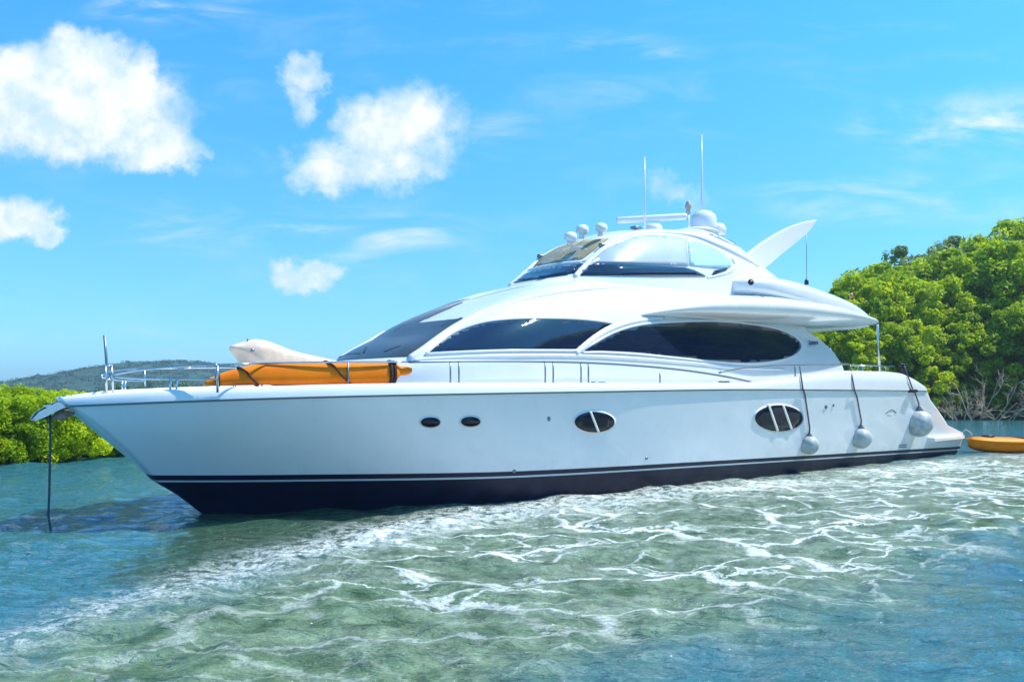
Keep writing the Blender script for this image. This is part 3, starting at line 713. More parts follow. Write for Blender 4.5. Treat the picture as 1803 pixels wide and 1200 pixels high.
# kayak lashed on its side along the port rail
ka = W3(P(360, 658, 1.45)); kb = W3(P(724, 655, 2.45)); kc = (ka+kb)/2; kc.z += -.0; kd = kb-ka; kl = kd.length
ke = empty('kayak', kc, 0, 'orange kayak lashed on its side along the foredeck rail', 'kayak')
kr = math.atan2(kd.y, kd.x)
def prof_e(t): return float(interp(np.array([t]), [0, .03, .12, .28, .5, .88, .92, .94, .98, 1], [.10, .26, .62, .93, 1.0, 1.0, .80, .42, .38, .18])[0])
co, fa = kayak_mesh(kl, .36, .46, .0, 90, 28, True)
Rk = Matrix.Rotation(kr, 4, 'Z') @ Matrix.Rotation(R(84), 4, 'X')
def kx(p):                                             # on its side: the beam stands upright, bottom edge straight
    t = p[0]/kl+.5; v = Rk @ Vector((p[0], p[1]*.95, p[2]*.7)); v.z += -.165*(1-prof_e(t)) * (1 if t < .5 else -.25); v.z += kd.z*(t-.5); return tuple(v)
mesh_np('kayak_hull', [kx(p) for p in co], fa, M['orange'], ke)
seam = []
for i in range(61):
    t = i/60*.93+.01; e_ = prof_e(t); seam.append(kx(((t-.5)*kl, .165*e_, -.15*(.22+.78*e_**.7))))
MB().tube(seam, .030, 6).build('gunwale', M['orange_light'], ke)
def hoop(t0, t1, r=.017):
    ring = []
    for a in np.linspace(0, 2*math.pi, 33):
        t = t0+(t1-t0)*(.5-.5*math.cos(a)); e_ = prof_e(t); c, q = math.cos(a), math.sin(a)
        ring.append(kx(((t-.5)*kl, (.18*e_+.025)*math.copysign(abs(c)**.8, c), (.23*(.22+.78*e_**.7)+.03)*math.copysign(abs(q)**.75, q)*(.8 if q > 0 else 1))))
    MB().tube(ring, r, 6, cap=False, flat=1.5).build('strap', M['strap'], ke)
hoop(.56, .68); hoop(.885, .885, .022); hoop(.905, .905, .022); hoop(.15, .24); hoop(.06, .06, .02)
# kayak floating behind the stern
k2 = empty('kayak', (17.95, 29.9, .27), R(7), 'orange kayak afloat behind the swim platform', 'kayak')
co, fa = kayak_mesh(4.2, .78, .62, .10)
mesh_np('kayak_hull', co, fa, M['orange'], k2)
sm = []
for sgn in (-1, 1): MB().tube([((i/30-.5)*4.1, sgn*(.385*max(0, 1-abs(2*(i/30-.5)*.97)**5)**.6+.01), .10+.10*abs(2*(i/30-.5)*.95)**2.4) for i in range(31)], .035, 6).build('gunwale', M['orange_light'], k2)
MB().lathe((-1.35, 0, .28), [(.01, -.03), (.17, -.02), (.19, .03), (.1, .06), (.01, .07)], 18, sx=1.3).build('hatch_cover', M['black'], k2)
MB().lathe((.1, 0, .17), [(.05, .02), (.27, .03), (.32, .06), (.30, .09)], 20, sx=1.9).build('cockpit_rim', M['black'], k2)
MB().tube([(-1.95, 0, .2), (-1.98, -.02, .4), (-2.1, .1, .52), (-2.3, .15, .36)], .022, 6).build('tow_rope', M['palerope'], k2)
# upturned pale dinghy on the foredeck, nose raised to the bow
dn = W3(P(406, 611, .25)); dt = W3(P(618, 648, -.1)); dd_ = dt-dn
de = empty('dinghy', dn.lerp(dt, .5), 0, 'weathered beige upturned dinghy resting nose up on the foredeck', 'dinghy')
RZ = Matrix.Rotation(math.atan2(dd_.y, dd_.x), 4, 'Z') @ Matrix.Rotation(-math.asin(dd_.z/dd_.length), 4, 'Y') 
DL = dd_.length; co = []; fa = []; n, m = 50, 28
for i in range(n+1):
    t = i/n; x = (t-.5)*DL; nose = min(1, (t/.16))**.55 if t > 0 else .0; tail = 1-.45*max(0, (t-.55)/.45)**1.5
    wd = .36*max(nose, .12)*tail; hu = (.13+.11*math.exp(-((t-.22)/.16)**2))*max(nose, .12)*(1-.45*t); hd = .12*max(nose, .25)+.42*min(1, max(0, (t-.03)/.22))**1.1*(1-.5*max(0, t-.4))
    for j in range(m):
        a = 2*math.pi*j/m; y = wd*math.copysign(abs(math.cos(a))**.7, math.cos(a)); z = math.sin(a)*(hu if math.sin(a) > 0 else hd)
        co.append((x, y, z+(.03*math.cos(3*a) if math.sin(a) < 0 else 0)))
for i in range(n):
    for j in range(m): fa.append((i*m+j, (i+1)*m+j, (i+1)*m+(j+1) % m, i*m+(j+1) % m))
fa += [tuple(range(m)), tuple(n*m+j for j in reversed(range(m)))]
mesh_np('dinghy_hull', [tuple(RZ @ Vector(p)) for p in co], fa, M['beige'], de)
for (t, yy, zz, r_) in ((.22, -.12, .11, .035), (.28, -.2, .09, .03), (.34, -.30, .0, .04), (.1, -.28, -.02, .03)):
    c_ = RZ @ Vector(((t-.5)*DL, yy, zz)); MB().lathe(c_, [(.003, -.035), (r_, -.02), (r_, .02), (.003, .035)], 12, 'Y').build('scupper_hole', M['dsteel'], de)
c_ = RZ @ Vector(((.13-.5)*DL, -.05, .12)); MB().tube([c_+Vector((0, -.1, 0)), c_+Vector((-.05, 0, .07)), c_+Vector((0, .1, 0))], .015, 6).build('bow_handle', M['steel'], de)
c_ = RZ @ Vector(((.17-.5)*DL, -.1, -.12)); MB().tube([c_, c_+Vector((.06, 0, -.22)), c_+Vector((.12, 0, -.55))], .02, 6).build('support_leg', M['dsteel'], de)
c_ = RZ @ Vector(((.45-.5)*DL, 0, -.15)); MB().box(c_+Vector((0, 0, -.16)), (.7, .4, .3), .03).build('deck_chock', M['beige'], de)
# anchor rope hanging from the roller into the water
q = W3(P(88, 722, 0))
rp = MB().tube([(q.x, q.y, q.z), (q.x+.006, q.y, 1.3), (q.x-.004, q.y, .9), (q.x-.012, q.y, .5), (q.x-.026, q.y, .2), (q.x+.0, q.y, .05), (q.x+.05, q.y, -.3)], .019, 6).build('anchor_rope', M['rope'], None)
tag(rp, 'thin dark rope hanging straight from the bow roller into the water', 'rope')

# ------------------------------------------------------------------ water
def gridline(lo, hi, d, mx, g):
    a = list(np.arange(lo, hi, d)); s_ = d; x = a[-1]
    while x < mx: s_ *= g; x += s_; a.append(x)
    s_ = d; x = a[0]
    while x > -mx: s_ *= g; x -= s_; a.insert(0, x)
    return np.array(a)
gx = gridline(-8, 13, .065, 1300, 1.045)
ylist = []; y = 4.5
while y < 60: ylist.append(y); y += max(.045, y*y/(CAMH*852)*1.1)
yb = []; s_ = .1; y = 4.5
while y > -1300: s_ *= 1.12; y -= s_; yb.insert(0, y)
yf = []; s_ = ylist[-1]-ylist[-2]; y = ylist[-1]
while y < 1300: s_ *= 1.05; y += s_; yf.append(y)
gy = np.array(yb+ylist+yf)
X, Y = np.meshgrid(gx, gy, indexing='ij')
spx = np.gradient(gx)[:, None]*np.ones_like(Y); spy = np.gradient(gy)[None, :]*np.ones_like(X); spc = np.maximum(spx, spy*.9)
def sdf(poly):                                        # signed distance, positive inside
    Pq = np.array(poly); d = np.full(X.shape, 1e9); ins = np.zeros(X.shape, bool); n = len(Pq)
    for i in range(n):
        a, b = Pq[i], Pq[(i+1) % n]; ex, ey = b-a; wx, wy = X-a[0], Y-a[1]
        t = np.clip((wx*ex+wy*ey)/(ex*ex+ey*ey), 0, 1); d = np.minimum(d, np.hypot(wx-ex*t, wy-ey*t))
        cnd = ((a[1] > Y) != (b[1] > Y)) & (X < (b[0]-a[0])*(Y-a[1])/(b[1]-a[1]+1e-12)+a[0]); ins ^= cnd
    return np.where(ins, d, -d)
def gp(px, py): Yy = CAMH*FOC/(py-HZ); return ((px-901.5)/FOC*Yy, Yy)
edge = [gp(*q) for q in [(-260, 1199), (-100, 1165), (0, 1128), (160, 1080), (330, 1027), (480, 985), (640, 945), (780, 915), (900, 896), (1000, 880), (1130, 862), (1300, 839), (1500, 820), (1720, 801)]]
edge = edge+[(23, 33), (40, 40), (60, 38), (40, 22)]
right = [gp(*q) for q in [(2100, 890), (1950, 915), (1803, 950), (1700, 1000), (1560, 1065), (1350, 1125), (1200, 1165), (1050, 1199)]]
wake = edge+right+[(-.2, 3.2), (-3, 2.2), (-7, 3)]
sd_ = sdf(wake)
rng = np.random.default_rng(5)
Z = np.zeros_like(X)
turb = np.clip(sd_/.7+.3, 0, 1)
lams = np.exp(rng.uniform(np.log(.22), np.log(2.6), 70))
wind = math.radians(250)
for lam in lams:
    an_ = wind+rng.normal(0, .75); k = 2*math.pi/lam; ph = rng.uniform(0, 2*math.pi); A_ = .0042*lam**.85
    fade = np.clip((lam/spc-2.5)/2.5, 0, 1)
    arg = k*(X*math.cos(an_)+Y*math.sin(an_))+ph+.8*np.sin(X*.31+ph)+.8*np.sin(Y*.23+2*ph)
    s1 = np.sin(arg); Z += A_*fade*(s1-.35*np.cos(2*arg))*(.85+.25*turb)
for q in range(40):                                   # confused chop inside the wake
    lam = math.exp(rng.uniform(math.log(.2), math.log(1.6))); an_ = rng.uniform(0, 2*math.pi); k = 2*math.pi/lam; ph = rng.uniform(0, 6.28)
    Z += .0030*lam**.6*turb*np.clip((lam/spc-2.5)/2.5, 0, 1)*np.sin(k*(X*math.cos(an_)+Y*math.sin(an_))+ph+np.sin(X*1.1+ph)+np.sin(Y*.9-ph))
edged = np.exp(-((sd_-.35)/.35)**2)
Z += .035*edged*np.clip(1.2-np.abs(X+1)/7, 0, 1)      # low crest along the wake's leading edge
nx, ny = X.shape; idx = np.arange(nx*ny).reshape(nx, ny)
fq = np.stack([idx[:-1, :-1], idx[1:, :-1], idx[1:, 1:], idx[:-1, 1:]], -1).reshape(-1, 4)
mw = bpy.data.materials.new('water'); mw.use_nodes = True; t = NT(mw.node_tree); b = t.n['Principled BSDF']
o_ = t.node('ShaderNodeTexCoord').outputs['Object']
wk = t.node('ShaderNodeAttribute', attribute_name='wake').outputs['Fac']         # metres inside the wake
n1 = t.noise(o_, .55, 5, .55); n2 = t.noise(o_, 2.4, 5, .6)
wk2 = t.m('ADD', wk, t.m('MULTIPLY', t.m('SUBTRACT', n1, .5), 2.6)); wk2 = t.m('ADD', wk2, t.m('MULTIPLY', t.m('SUBTRACT', n2, .5), .9))
inw = t.mr(wk2, -.8, 1.3)
sxyz = t.node('ShaderNodeSeparateXYZ'); t.l.new(o_, sxyz.inputs[0])
# warped cells for the foam net
wz = t.node('ShaderNodeTexNoise'); wz.inputs['Scale'].default_value = 1.3; wz.inputs['Detail'].default_value = 5; wz.inputs['Roughness'].default_value = .6; t.l.new(o_, wz.inputs['Vector'])
vm = t.node('ShaderNodeVectorMath', operation='MULTIPLY_ADD'); t.l.new(wz.outputs['Color'], vm.inputs[0]); vm.inputs[1].default_value = (.9, 1.1, 0); t.l.new(o_, vm.inputs[2])
def net(scale, seed, lo, hi):
    mp = t.node('ShaderNodeMapping'); mp.inputs['Location'].default_value = (seed, seed*1.7, 0); mp.inputs['Scale'].default_value = (scale*.42, scale, 0.0); mp.inputs['Rotation'].default_value = (0, 0, R(-12)); t.l.new(vm.outputs[0], mp.inputs[0])
    v = t.node('ShaderNodeTexVoronoi', feature='DISTANCE_TO_EDGE', voronoi_dimensions='2D'); t.l.new(mp.outputs[0], v.inputs['Vector']); v.inputs['Scale'].default_value = 1
    return t.mr(v.outputs['Distance'], hi, lo)
nA = net(.78, 3, .003, .05); nB = net(1.7, 11, .005, .06); nC = net(4.2, 5, .01, .2)
dens = t.noise(o_, .42, 3, .5); dens2 = t.noise(o_, 1.4, 4, .6); fine = t.noise(o_, 22, 5, .75); fine2 = t.noise(o_, 5.5, 5, .65)
foam = t.m('MULTIPLY', nA, t.mr(dens2, .22, .44))
foam = t.m('MAXIMUM', foam, t.m('MULTIPLY', nB, t.mr(dens, .42, .58)))
foam = t.m('MAXIMUM', foam, t.m('MULTIPLY', t.m('MULTIPLY', nC, t.mr(dens2, .52, .70)), .7))
mp0 = t.node('ShaderNodeMapping'); mp0.inputs['Scale'].default_value = (.45, 1.2, 1); t.l.new(o_, mp0.inputs[0])
active = t.m('MULTIPLY', t.node('ShaderNodeAttribute', attribute_name='active').outputs['Fac'], t.mr(n1, .30, .58))
# broad foam: leading edge of the wake and the churned area further out
lead = t.node('ShaderNodeAttribute', attribute_name='lead').outputs['Fac']
churn = t.node('ShaderNodeAttribute', attribute_name='churn').outputs['Fac']
foam = t.m('ADD', foam, t.m('MULTIPLY', lead, t.mr(fine2, .34, .54)))
foam = t.m('ADD', foam, t.m('MULTIPLY', churn, t.mr(fine2, .42, .72)))
foam = t.m('MULTIPLY', foam, t.mr(fine, .22, .40))
soft = t.m('MULTIPLY', t.mr(t.noise(mp0.outputs[0], .8, 6, .62), .40, .74), t.m('ADD', t.m('MULTIPLY', active, .24), .03))
foam = t.m('ADD', t.m('MULTIPLY', foam, t.m('ADD', t.m('MULTIPLY', active, .95), .24)), soft)
foam = t.m('MULTIPLY', foam, t.m('MAXIMUM', inw, lead), clamp=True)
foam = t.m('MAXIMUM', foam, t.m('MULTIPLY', t.m('MULTIPLY', lead, t.mr(fine2, .38, .60)), t.mr(fine, .3, .55)), clamp=True)
foam = t.m('MINIMUM', foam, 1.0)
milky = t.mr(n2, .3, .7)
deep = t.mix(t.mr(n1, .35, .65), (.032, .16, .21), (.03, .145, .165))
wakec = t.mix(milky, (.055, .11, .048), (.22, .32, .20))
gr = t.node('ShaderNodeAttribute', attribute_name='hull_shade').outputs['Fac']
deep = t.mix(t.mr(t.m('ADD', gr, t.m('MULTIPLY', t.m('SUBTRACT', n2, .5), .8)), -.35, .25), deep, (.035, .085, .045))  # hull's shadow and reflection painted as darker green water
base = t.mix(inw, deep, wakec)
base = t.mix(foam, base, (.80, .86, .86))
t.l.new(base, b.inputs['Base Color'])
t.l.new(t.m('ADD', t.m('MULTIPLY', foam, .55), .06), b.inputs['Roughness'])
t.l.new(t.mr(inw, 0, 1, 1.60, 1.36), b.inputs['IOR']); b.inputs['Specular IOR Level'].default_value = .5
mp = t.node('ShaderNodeMapping'); mp.inputs['Scale'].default_value = (.8, 2.1, 1); t.l.new(o_, mp.inputs[0])
r1 = t.noise(mp.outputs[0], 2.4, 5, .6, dist=.5); r2 = t.noise(mp.outputs[0], 11, 4, .55)
hgt = t.m('ADD', t.m('MULTIPLY', r1, 1.0), t.m('MULTIPLY', r2, .35)); hgt = t.m('ADD', hgt, t.m('MULTIPLY', foam, .08)); hgt = t.m('MULTIPLY', hgt, t.mr(sxyz.outputs[1], 14, 60, 1.0, .22, False))
t.l.new(t.bump(hgt, .21), b.inputs['Normal'])
wat = mesh_np('water', np.stack([X, Y, Z], -1).reshape(-1, 3), fq, mw)
tag(wat, kind='structure')
def vattr(o, name, arr):
    a = o.data.attributes.new(name, 'FLOAT', 'POINT'); a.data.foreach_set('value', np.asarray(arr, np.float32).ravel())
vattr(wat, 'wake', np.clip(sd_, -20, 20))
vattr(wat, 'hull_shade', np.clip(sdf([gp(*q) for q in [(352, 903), (300, 945), (240, 985), (190, 1015), (300, 1036), (640, 950), (900, 899), (1150, 866), (1300, 840), (1300, 832), (1100, 850), (900, 880)]]), -5, 5))  # outline of the painted hull shade beside the bow
# leading-edge foam lies along the first metre inside the boundary facing the yacht
ed = np.array([gp(*q) for q in [(-60, 1160), (0, 1130), (160, 1084), (330, 1030), (480, 986), (640, 947), (780, 916), (900, 898), (1000, 884), (1150, 866), (1400, 840), (1720, 806), (1803, 800)]])
dl = np.full(X.shape, 1e9)
for i in range(len(ed)-1):
    a, b2 = ed[i], ed[i+1]; ex, ey = b2-a; wx, wy = X-a[0], Y-a[1]; tq = np.clip((wx*ex+wy*ey)/(ex*ex+ey*ey), 0, 1); dl = np.minimum(dl, np.hypot(wx-ex*tq, wy-ey*tq))
sz = .32+.075*np.clip(Y-7, 0, 10)
vattr(wat, 'lead', np.exp(-(dl/sz)**2)*np.clip(.35+.14*(Y-6), .3, 1.2)*np.clip((24-Y)/8, .3, 1))
act = np.clip((Y-6.2+.25*X)/4.5, 0, 1)*np.clip((X+5.5)/4, .25, 1)
vattr(wat, 'active', act*np.clip(sd_/2.2+.25, 0, 1))
ch = np.exp(-((Y-(18.5+.35*X))/4.2)**2)*np.clip(sd_/1.5, 0, 1)
vattr(wat, 'churn', .62*ch)

# ------------------------------------------------------------------ banks, woods, hill
def leafmat(name, c1, c2, tr=.35):
    m = bpy.data.materials.new(name); m.use_nodes = True; t = NT(m.node_tree); b = t.n['Principled BSDF']
    g = t.node('ShaderNodeNewGeometry'); oi = t.node('ShaderNodeObjectInfo')
    n = t.noise(g.outputs['Position'], .55, 3); f_ = t.m('ADD', t.m('MULTIPLY', t.mr(n, .35, .65), .6), t.m('MULTIPLY', g.outputs['Random Per Island'], .4))
    c = t.mix(f_, c1, c2); c = t.mix(t.m('MULTIPLY', oi.outputs['Random'], .35), c, (c1[0]*.8, c1[1]*1.0, c1[2]*1.4))
    t.l.new(c, b.inputs['Base Color']); b.inputs['Roughness'].default_value = .55; b.inputs['Specular IOR Level'].default_value = .25
    tn = t.node('ShaderNodeBsdfTranslucent'); t.l.new(t.mix(1.0, c, (1.2, 1.15, .5), 'MULTIPLY'), tn.inputs[0])
    mx = t.node('ShaderNodeMixShader'); mx.inputs[0].default_value = tr; t.l.new(b.outputs[0], mx.inputs[1]); t.l.new(tn.outputs[0], mx.inputs[2])
    t.l.new(mx.outputs[0], t.n['Material Output'].inputs[0]); return m
M['leaf'] = leafmat('mangrove_leaves', (.23, .36, .006), (.66, .76, .01), .48)
M['leaf2'] = leafmat('grey_green_leaves', (.16, .25, .10), (.36, .46, .20), .45)
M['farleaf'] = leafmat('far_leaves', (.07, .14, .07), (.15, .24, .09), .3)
M['bark'] = mat('pale_bark', (.30, .25, .21), .8, var=.25, scale=6)
M['deadwood'] = mat('bleached_dead_wood', (.52, .43, .34), .8, var=.2, scale=4)
M['mud'] = mat('dark_mud', (.028, .028, .016), .8, var=.3, scale=1, bump=.1, bscale=2)
def leaves(centers, radii, per, size, rng, flat=.8, shell=.55):
    n = len(centers)*per; ci = np.repeat(np.arange(len(centers)), per)
    d = rng.normal(size=(n, 3)); d /= np.linalg.norm(d, axis=1, keepdims=True)
    rad = shell+(1-shell)*rng.random(n)**.7
    c = centers[ci]+d*(rad*radii[ci])[:, None]*np.array([1, 1, flat])
    nn = d*.6+rng.normal(size=(n, 3))*.6+np.array([0, 0, .5]); nn /= np.linalg.norm(nn, axis=1, keepdims=True)
    a = np.cross(nn, rng.normal(size=(n, 3))); a /= np.linalg.norm(a, axis=1, keepdims=True); b = np.cross(nn, a)
    s = (size*(.6+.8*rng.random(n)))[:, None]
    v = np.stack([c-a*s, c-b*s*.45, c+a*s, c+b*s*.45], 1).reshape(-1, 3)
    return v, np.arange(n*4).reshape(-1, 4)
def crownpts(rng, H, Rr, z0, ncl, rc):
    C = []; Q = []
    while len(C) < ncl:
        z = rng.uniform(z0, H); f_ = (z-z0)/(H-z0); rmax = Rr*(1-.8*max(0, (f_-.45)/.55)**2)**.5*(.8+.2*min(1, f_*5))
        a = rng.uniform(0, 2*np.pi); r = rmax*(.45+.55*rng.random()**.5)
        if rng.random() < .18: r *= .5
        C.append((r*math.cos(a), r*math.sin(a), z)); Q.append(rc*rng.uniform(.6, 1.35))
    return np.array(C), np.array(Q)
def make_tree(H, Rr, z0, ncl, rc, per, size, seed, lm, name, label, cat, group):
    rng = np.random.default_rng(seed); e = empty(name, (0, 0, 0), 0, label, cat, group)
    C, Q = crownpts(rng, H, Rr, z0, ncl, rc); v, fq_ = leaves(C, Q, per, size, rng)
    mesh_np('crown', v, fq_, M[lm], e, smooth=False)
    tb = MB(); k = .045*H**.5*.7
    tb.tube([(0, 0, -.3), (.05*H*.2, .02*H, H*.3), (-.02*H, .03*H, H*.62), (.0, .0, H*.86)], [k*1.5, k, k*.7, k*.3], 8)
    for i in range(9):
        a = rng.uniform(0, 6.28); z = rng.uniform(.05, .6)*H; c = C[rng.integers(len(C))]
        tb.tube([(0, .02*H, z), (c[0]*.5, c[1]*.5, (z+c[2])/2+.03*H), tuple(c)], [k*.6, k*.4, k*.15], 6)
    for i in range(10):
        a = i/10*6.28+rng.uniform(-.2, .2); r = Rr*.28; tb.tube([(0, 0, H*.12*rng.uniform(.6, 1.3)), (r*.6*math.cos(a), r*.6*math.sin(a), H*.09), (r*math.cos(a), r*math.sin(a), -.2)], k*.25, 5)
    tb.build('trunk', M['bark'], e)
    return e
def place(src, x, y, z, rz, s, label, first=False, sz=None):
    r = src if first else src.copy()
    if not first:
        COL.objects.link(r)
        for ch in src.children: c = ch.copy(); COL.objects.link(c); c.parent = r
    r.location = (x, y, z); r.rotation_euler = (0, 0, rz); r.scale = (s, s, sz or s); r['label'] = label
    return r
random.seed(4)
T = [make_tree(13, 5.2, .6, 230, .80, 120, .23, 11, 'leaf', 'mangrove_tree', 'x', 'tree', 'mangrove trees on the right bank'),
     make_tree(13, 4.6, .6, 210, .78, 120, .22, 12, 'leaf', 'mangrove_tree', 'x', 'tree', 'mangrove trees on the right bank'),
     make_tree(13, 4.2, 3.0, 110, .72, 110, .21, 13, 'leaf2', 'mangrove_tree', 'x', 'tree', 'mangrove trees on the right bank')]
def at(px, Yd): return (px-901.5)/FOC*Yd
# (pixel column, distance, height, variant, label)
TR = [(1522, 71, 11.2, 1, 'small bushy mangrove directly above the stern overhang'), (1562, 76, 13.0, 0, 'bushy mangrove just right of the stern overhang tip'),
      (1625, 80, 15.2, 2, 'grey green mangrove whose round head stands clear against the sky'), (1640, 71, 11.0, 1, 'bright green mangrove in front of the grey green one'),
      (1690, 76, 14.2, 0, 'broad yellow green mangrove right of the grey green head'), (1720, 84, 16.8, 2, 'twin topped dark mangrove rising behind the yellow green crowns'),
      (1770, 72, 14.0, 1, 'tall yellow green mangrove left of the right picture edge'), (1815, 78, 17.6, 0, 'tallest mangrove, cut by the right edge of the picture'),
      (1540, 67, 6.6, 1, 'low mangrove seen under the fly deck overhang'), (1600, 67, 7.4, 0, 'low mangrove above the large stern fender'), (1478, 66, 7.2, 0, 'low mangrove seen past the aft deckhouse corner'),
      (1660, 68.5, 7.8, 1, 'low bright mangrove behind the bleached branches'), (1728, 69, 8.8, 0, 'mid height mangrove above the bleached branches'), (1800, 68, 9.2, 1, 'low mangrove overhanging the water at the right edge'),
      (1850, 70, 12.0, 0, 'mangrove mostly outside the right edge of the picture')]
used = set()
for (px, Yd, Ht, k, lb) in TR:
    s = Ht/13; place(T[k], at(px, Yd), Yd, .1, random.uniform(0, 6.28), max(s, .62), lb, k not in used, s); used.add(k)
# the same bank runs on out of view: trees added for the windows to reflect
for i, (x, y, Ht, k) in enumerate([(50, 60, 13, 0), (48, 51, 12, 1), (44, 43, 14, 0), (41, 36, 15, 1), (39, 28, 16, 0), (38, 20, 15, 1), (38, 12, 16, 0), (39, 4, 15, 1), (44, 24, 18, 0), (43, 14, 18, 1), (45, 34, 18, 0)]):
    place(T[k], x, y, .1, i*1.3, Ht/13*1.25, 'unseen mangrove beyond the right edge, added for window reflections', False, Ht/13)
# skirt bushes at the water
B = [make_tree(2.1, 1.15, .12, 130, .26, 110, .052, 21, 'leaf', 'mangrove_bush', 'x', 'bush', 'low mangroves on the left bank'),
     make_tree(2.1, 1.3, .12, 150, .24, 110, .050, 22, 'leaf', 'mangrove_bush', 'x', 'bush', 'low mangroves on the left bank')]
BL = [(-40, 25.5, 2.15, 0, 'low mangrove bush cut by the left edge of the picture'), (22, 26.0, 1.95, 1, 'second low mangrove bush from the left edge'), (75, 26.6, 2.0, 0, 'low mangrove bush just left of the anchor rope'),
      (128, 27.4, 2.0, 1, 'low mangrove bush right behind the anchor rope'), (178, 28.6, 1.75, 0, 'low mangrove bush under the bow overhang'), (228, 30, 1.7, 1, 'low mangrove bush half hidden by the stem'),
      (-95, 25.0, 2.2, 1, 'low mangrove bush outside the left edge'), (50, 28.6, 2.22, 0, 'bush of the second row above the far left bushes'), (110, 29.5, 2.12, 1, 'bush of the second row above the anchor roller'), (-10, 28, 2.3, 1, 'taller back row bush at the left edge')]
used = set()
for i, (px, Yd, Ht, k, lb) in enumerate(BL):
    s = Ht/2.1; place(B[k], at(px, Yd-.5), Yd-.5, .0, i*2.1, s*1.05, lb, k not in used, s*.96); used.add(k)
# bleached roots and fallen branches at the right waterline
def dead(x, y, seed, hh, label):
    rg = random.Random(seed); mb = MB()
    def br(p, d, l, r, dep):
        n = 4; pts = [p]; q = Vector(p)
        for i in range(n):
            d = (d+Vector((rg.uniform(-.25, .25), rg.uniform(-.25, .25), rg.uniform(-.18, .2)))).normalized(); q = q+d*l/n; pts.append(tuple(q))
            if dep > 0 and rg.random() < .75: br(tuple(q), (d+Vector((rg.uniform(-.9, .9), rg.uniform(-.9, .9), rg.uniform(-.8, .5)))).normalized(), l*rg.uniform(.4, .7), r*.6, dep-1)
        mb.tube(pts, [r*(1-.17*i) for i in range(n+1)], 5)
    for i in range(5): br((rg.uniform(-1, 1), rg.uniform(-.4, .4), -.2), Vector((rg.uniform(-.8, .8), rg.uniform(-.3, .2), rg.uniform(.5, 1))).normalized(), hh*rg.uniform(.5, .85), .055, 3)
    o = mb.build('dead_mangrove', M['deadwood'], None); o.location = (x, y, 0); tag(o, label, 'dead tree', 'bleached mangrove branches at the waterline')
for i, (px, hh, lb) in enumerate([(1660, 2.3, 'leftmost tangle of bleached mangrove branches, right behind the stern'), (1700, 2.9, 'bleached branches just left of the tall pale trunk'), (1730, 4.0, 'tallest bleached trunk with bare forked branches'), (1770, 2.8, 'bleached leaning branches right of the tall pale trunk'), (1812, 2.6, 'bleached branches cut by the right edge')]):
    dead(at(px, 64.2), 64.2, 30+i, hh, lb)
# banks: one land sheet each, rising from below the waterline
def land(name, poly, z=.05, m='mud', skirt=.4):
    mb = MB(); n = len(poly); c = Vector((sum(p[0] for p in poly)/n, sum(p[1] for p in poly)/n))
    out = []
    for (x, y) in poly: d = (Vector((x, y))-c).normalized(); out.append((x+d.x*skirt, y+d.y*skirt, -.4))
    mb.add([(x, y, z) for x, y in poly]+out, [tuple(range(n))]+[(i, i+n, (i+1) % n+n, (i+1) % n) for i in range(n)])
    o = mb.build(name, M[m], None, False); tag(o, kind='structure'); return o
land('right_bank', [(22, 66), (30, 65.2), (36, 64.8), (43, 64), (43, 50), (37, 38), (34, 24), (34, -10), (60, -20), (120, 0), (160, 160), (22, 160)])
land('left_bank', [(-90, 12), (-16.5, 24.2), (-14.2, 25.4), (-13.0, 28.4), (-13, 34), (-22, 60), (-36, 97), (-140, 97)])
rng = np.random.default_rng(50); C = []; Q = []
while len(C) < 1500:                                   # scrub over the left bank behind the bushes
    y = rng.uniform(27.5, 98); x = rng.uniform(-95, -13-(y-28)*.32)
    if (x < -16-(28-y)*2 or y > 29) and y > 24-(x+14)*.0: C.append((x, y, rng.uniform(.1, 1.15))); Q.append(rng.uniform(.6, 1.1))
v, fq_ = leaves(np.array(C), np.array(Q), 60, .15, rng)
tag(mesh_np('scrub', v, fq_, M['leaf'], None, smooth=False), 'low green mangrove scrub covering the left bank', 'scrub', kind='stuff')
# far woods behind the bow rail
rng = np.random.default_rng(77)
C = []; Q = []
for i in range(900):
    x = rng.uniform(-75, 15); y = rng.uniform(98, 135); hgt_ = 1.5+1.75*min(1, max(0, (x+54)/14))+.25*math.sin(x*.5)+(y-98)*.02; C.append((x, y, rng.uniform(.1, 1)*hgt_)); Q.append(rng.uniform(.5, 1.0))
v, fq_ = leaves(np.array(C), np.array(Q), 38, .26, rng)
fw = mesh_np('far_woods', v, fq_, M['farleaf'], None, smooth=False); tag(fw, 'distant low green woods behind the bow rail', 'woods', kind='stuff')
land('far_shore', [(-160, 96), (40, 96), (40, 200), (-160, 200)], .1)
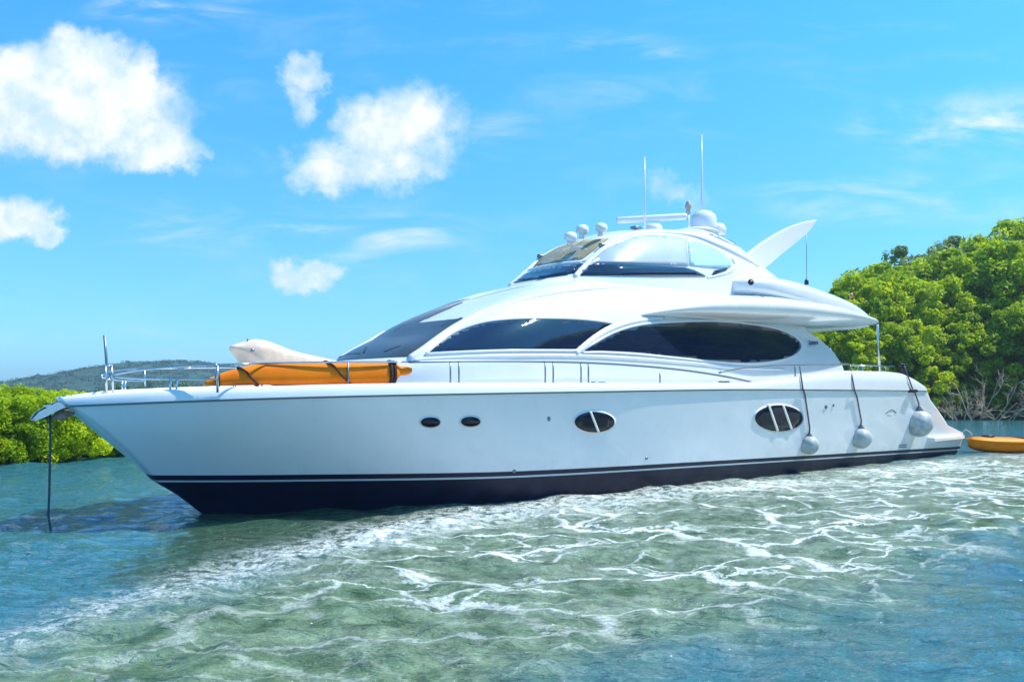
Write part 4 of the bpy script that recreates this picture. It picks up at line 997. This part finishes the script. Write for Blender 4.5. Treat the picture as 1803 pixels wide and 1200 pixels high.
# hill
hp = [(-200, 700), (-60, 690), (0, 685), (15, 683), (35, 693), (70, 697), (100, 686), (150, 662), (200, 650), (240, 643), (270, 635), (300, 641), (330, 634), (360, 639), (400, 643), (450, 650), (520, 662), (620, 676), (800, 690), (1200, 694)]
HY = 520
hx = np.linspace(-380, 110, 330); hyv = np.linspace(0, 1, 40)
px_ = 901.5+FOC*hx/HY; top = CAMH+(HZ-interp(px_, [a for a, b in hp], [b for a, b in hp]))/FOC*HY
HXg, HT = np.meshgrid(hx, hyv, indexing='ij')
nz = sum(np.sin(HXg*k_*.11+HT*9*k_+k_*2.1)*np.cos(HT*13*k_-HXg*.07*k_) /k_ for k_ in (1, 2, 3, 5, 8))*.5
Zh = np.maximum(-1, top[:, None]*np.sin(np.minimum(HT*1.25, 1)*np.pi/2)**.9-.8)+nz*.55*np.clip(HT*4, 0, 1)
co = np.stack([HXg, HY-150+HT*190, Zh*(HY-150+HT*190)/HY if False else Zh], -1)
hi = np.arange(330*40).reshape(330, 40); fh = np.stack([hi[:-1, :-1], hi[1:, :-1], hi[1:, 1:], hi[:-1, 1:]], -1).reshape(-1, 4)
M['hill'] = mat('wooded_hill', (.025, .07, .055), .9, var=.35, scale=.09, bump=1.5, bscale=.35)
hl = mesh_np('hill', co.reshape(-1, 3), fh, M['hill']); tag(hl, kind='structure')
k_ = rng.integers(0, 330*40, 4200); cc_ = co.reshape(-1, 3)[k_]+np.array([0, 0, -.2]); cc_ = cc_[cc_[:, 2] > .5]
v, fq_ = leaves(cc_, rng.uniform(1.4, 3.2, len(cc_)), 46, .46, rng, .6)
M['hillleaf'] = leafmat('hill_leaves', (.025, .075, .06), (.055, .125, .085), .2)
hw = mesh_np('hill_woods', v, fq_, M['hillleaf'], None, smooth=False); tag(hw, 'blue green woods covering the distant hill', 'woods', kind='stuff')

# ------------------------------------------------------------------ sea haze
hm = bpy.data.materials.new('haze'); hm.use_nodes = True; t = NT(hm.node_tree); t.n.remove(t.n['Principled BSDF'])
pv = t.node('ShaderNodeVolumePrincipled'); pv.inputs['Color'].default_value = (.62, .82, 1, 1); pv.inputs['Density'].default_value = .00045; pv.inputs['Anisotropy'].default_value = .2
t.l.new(pv.outputs[0], t.n['Material Output'].inputs['Volume'])
hz_ = mesh_np('haze', [(x, y, z) for z in (-2, 42) for x, y in ((-1700, -1700), (1700, -1700), (1700, 1700), (-1700, 1700))], [(3, 2, 1, 0), (4, 5, 6, 7), (0, 1, 5, 4), (1, 2, 6, 5), (2, 3, 7, 6), (3, 0, 4, 7)], hm, None, False)
tag(hz_, 'thin bluish sea haze', 'haze', kind='stuff')
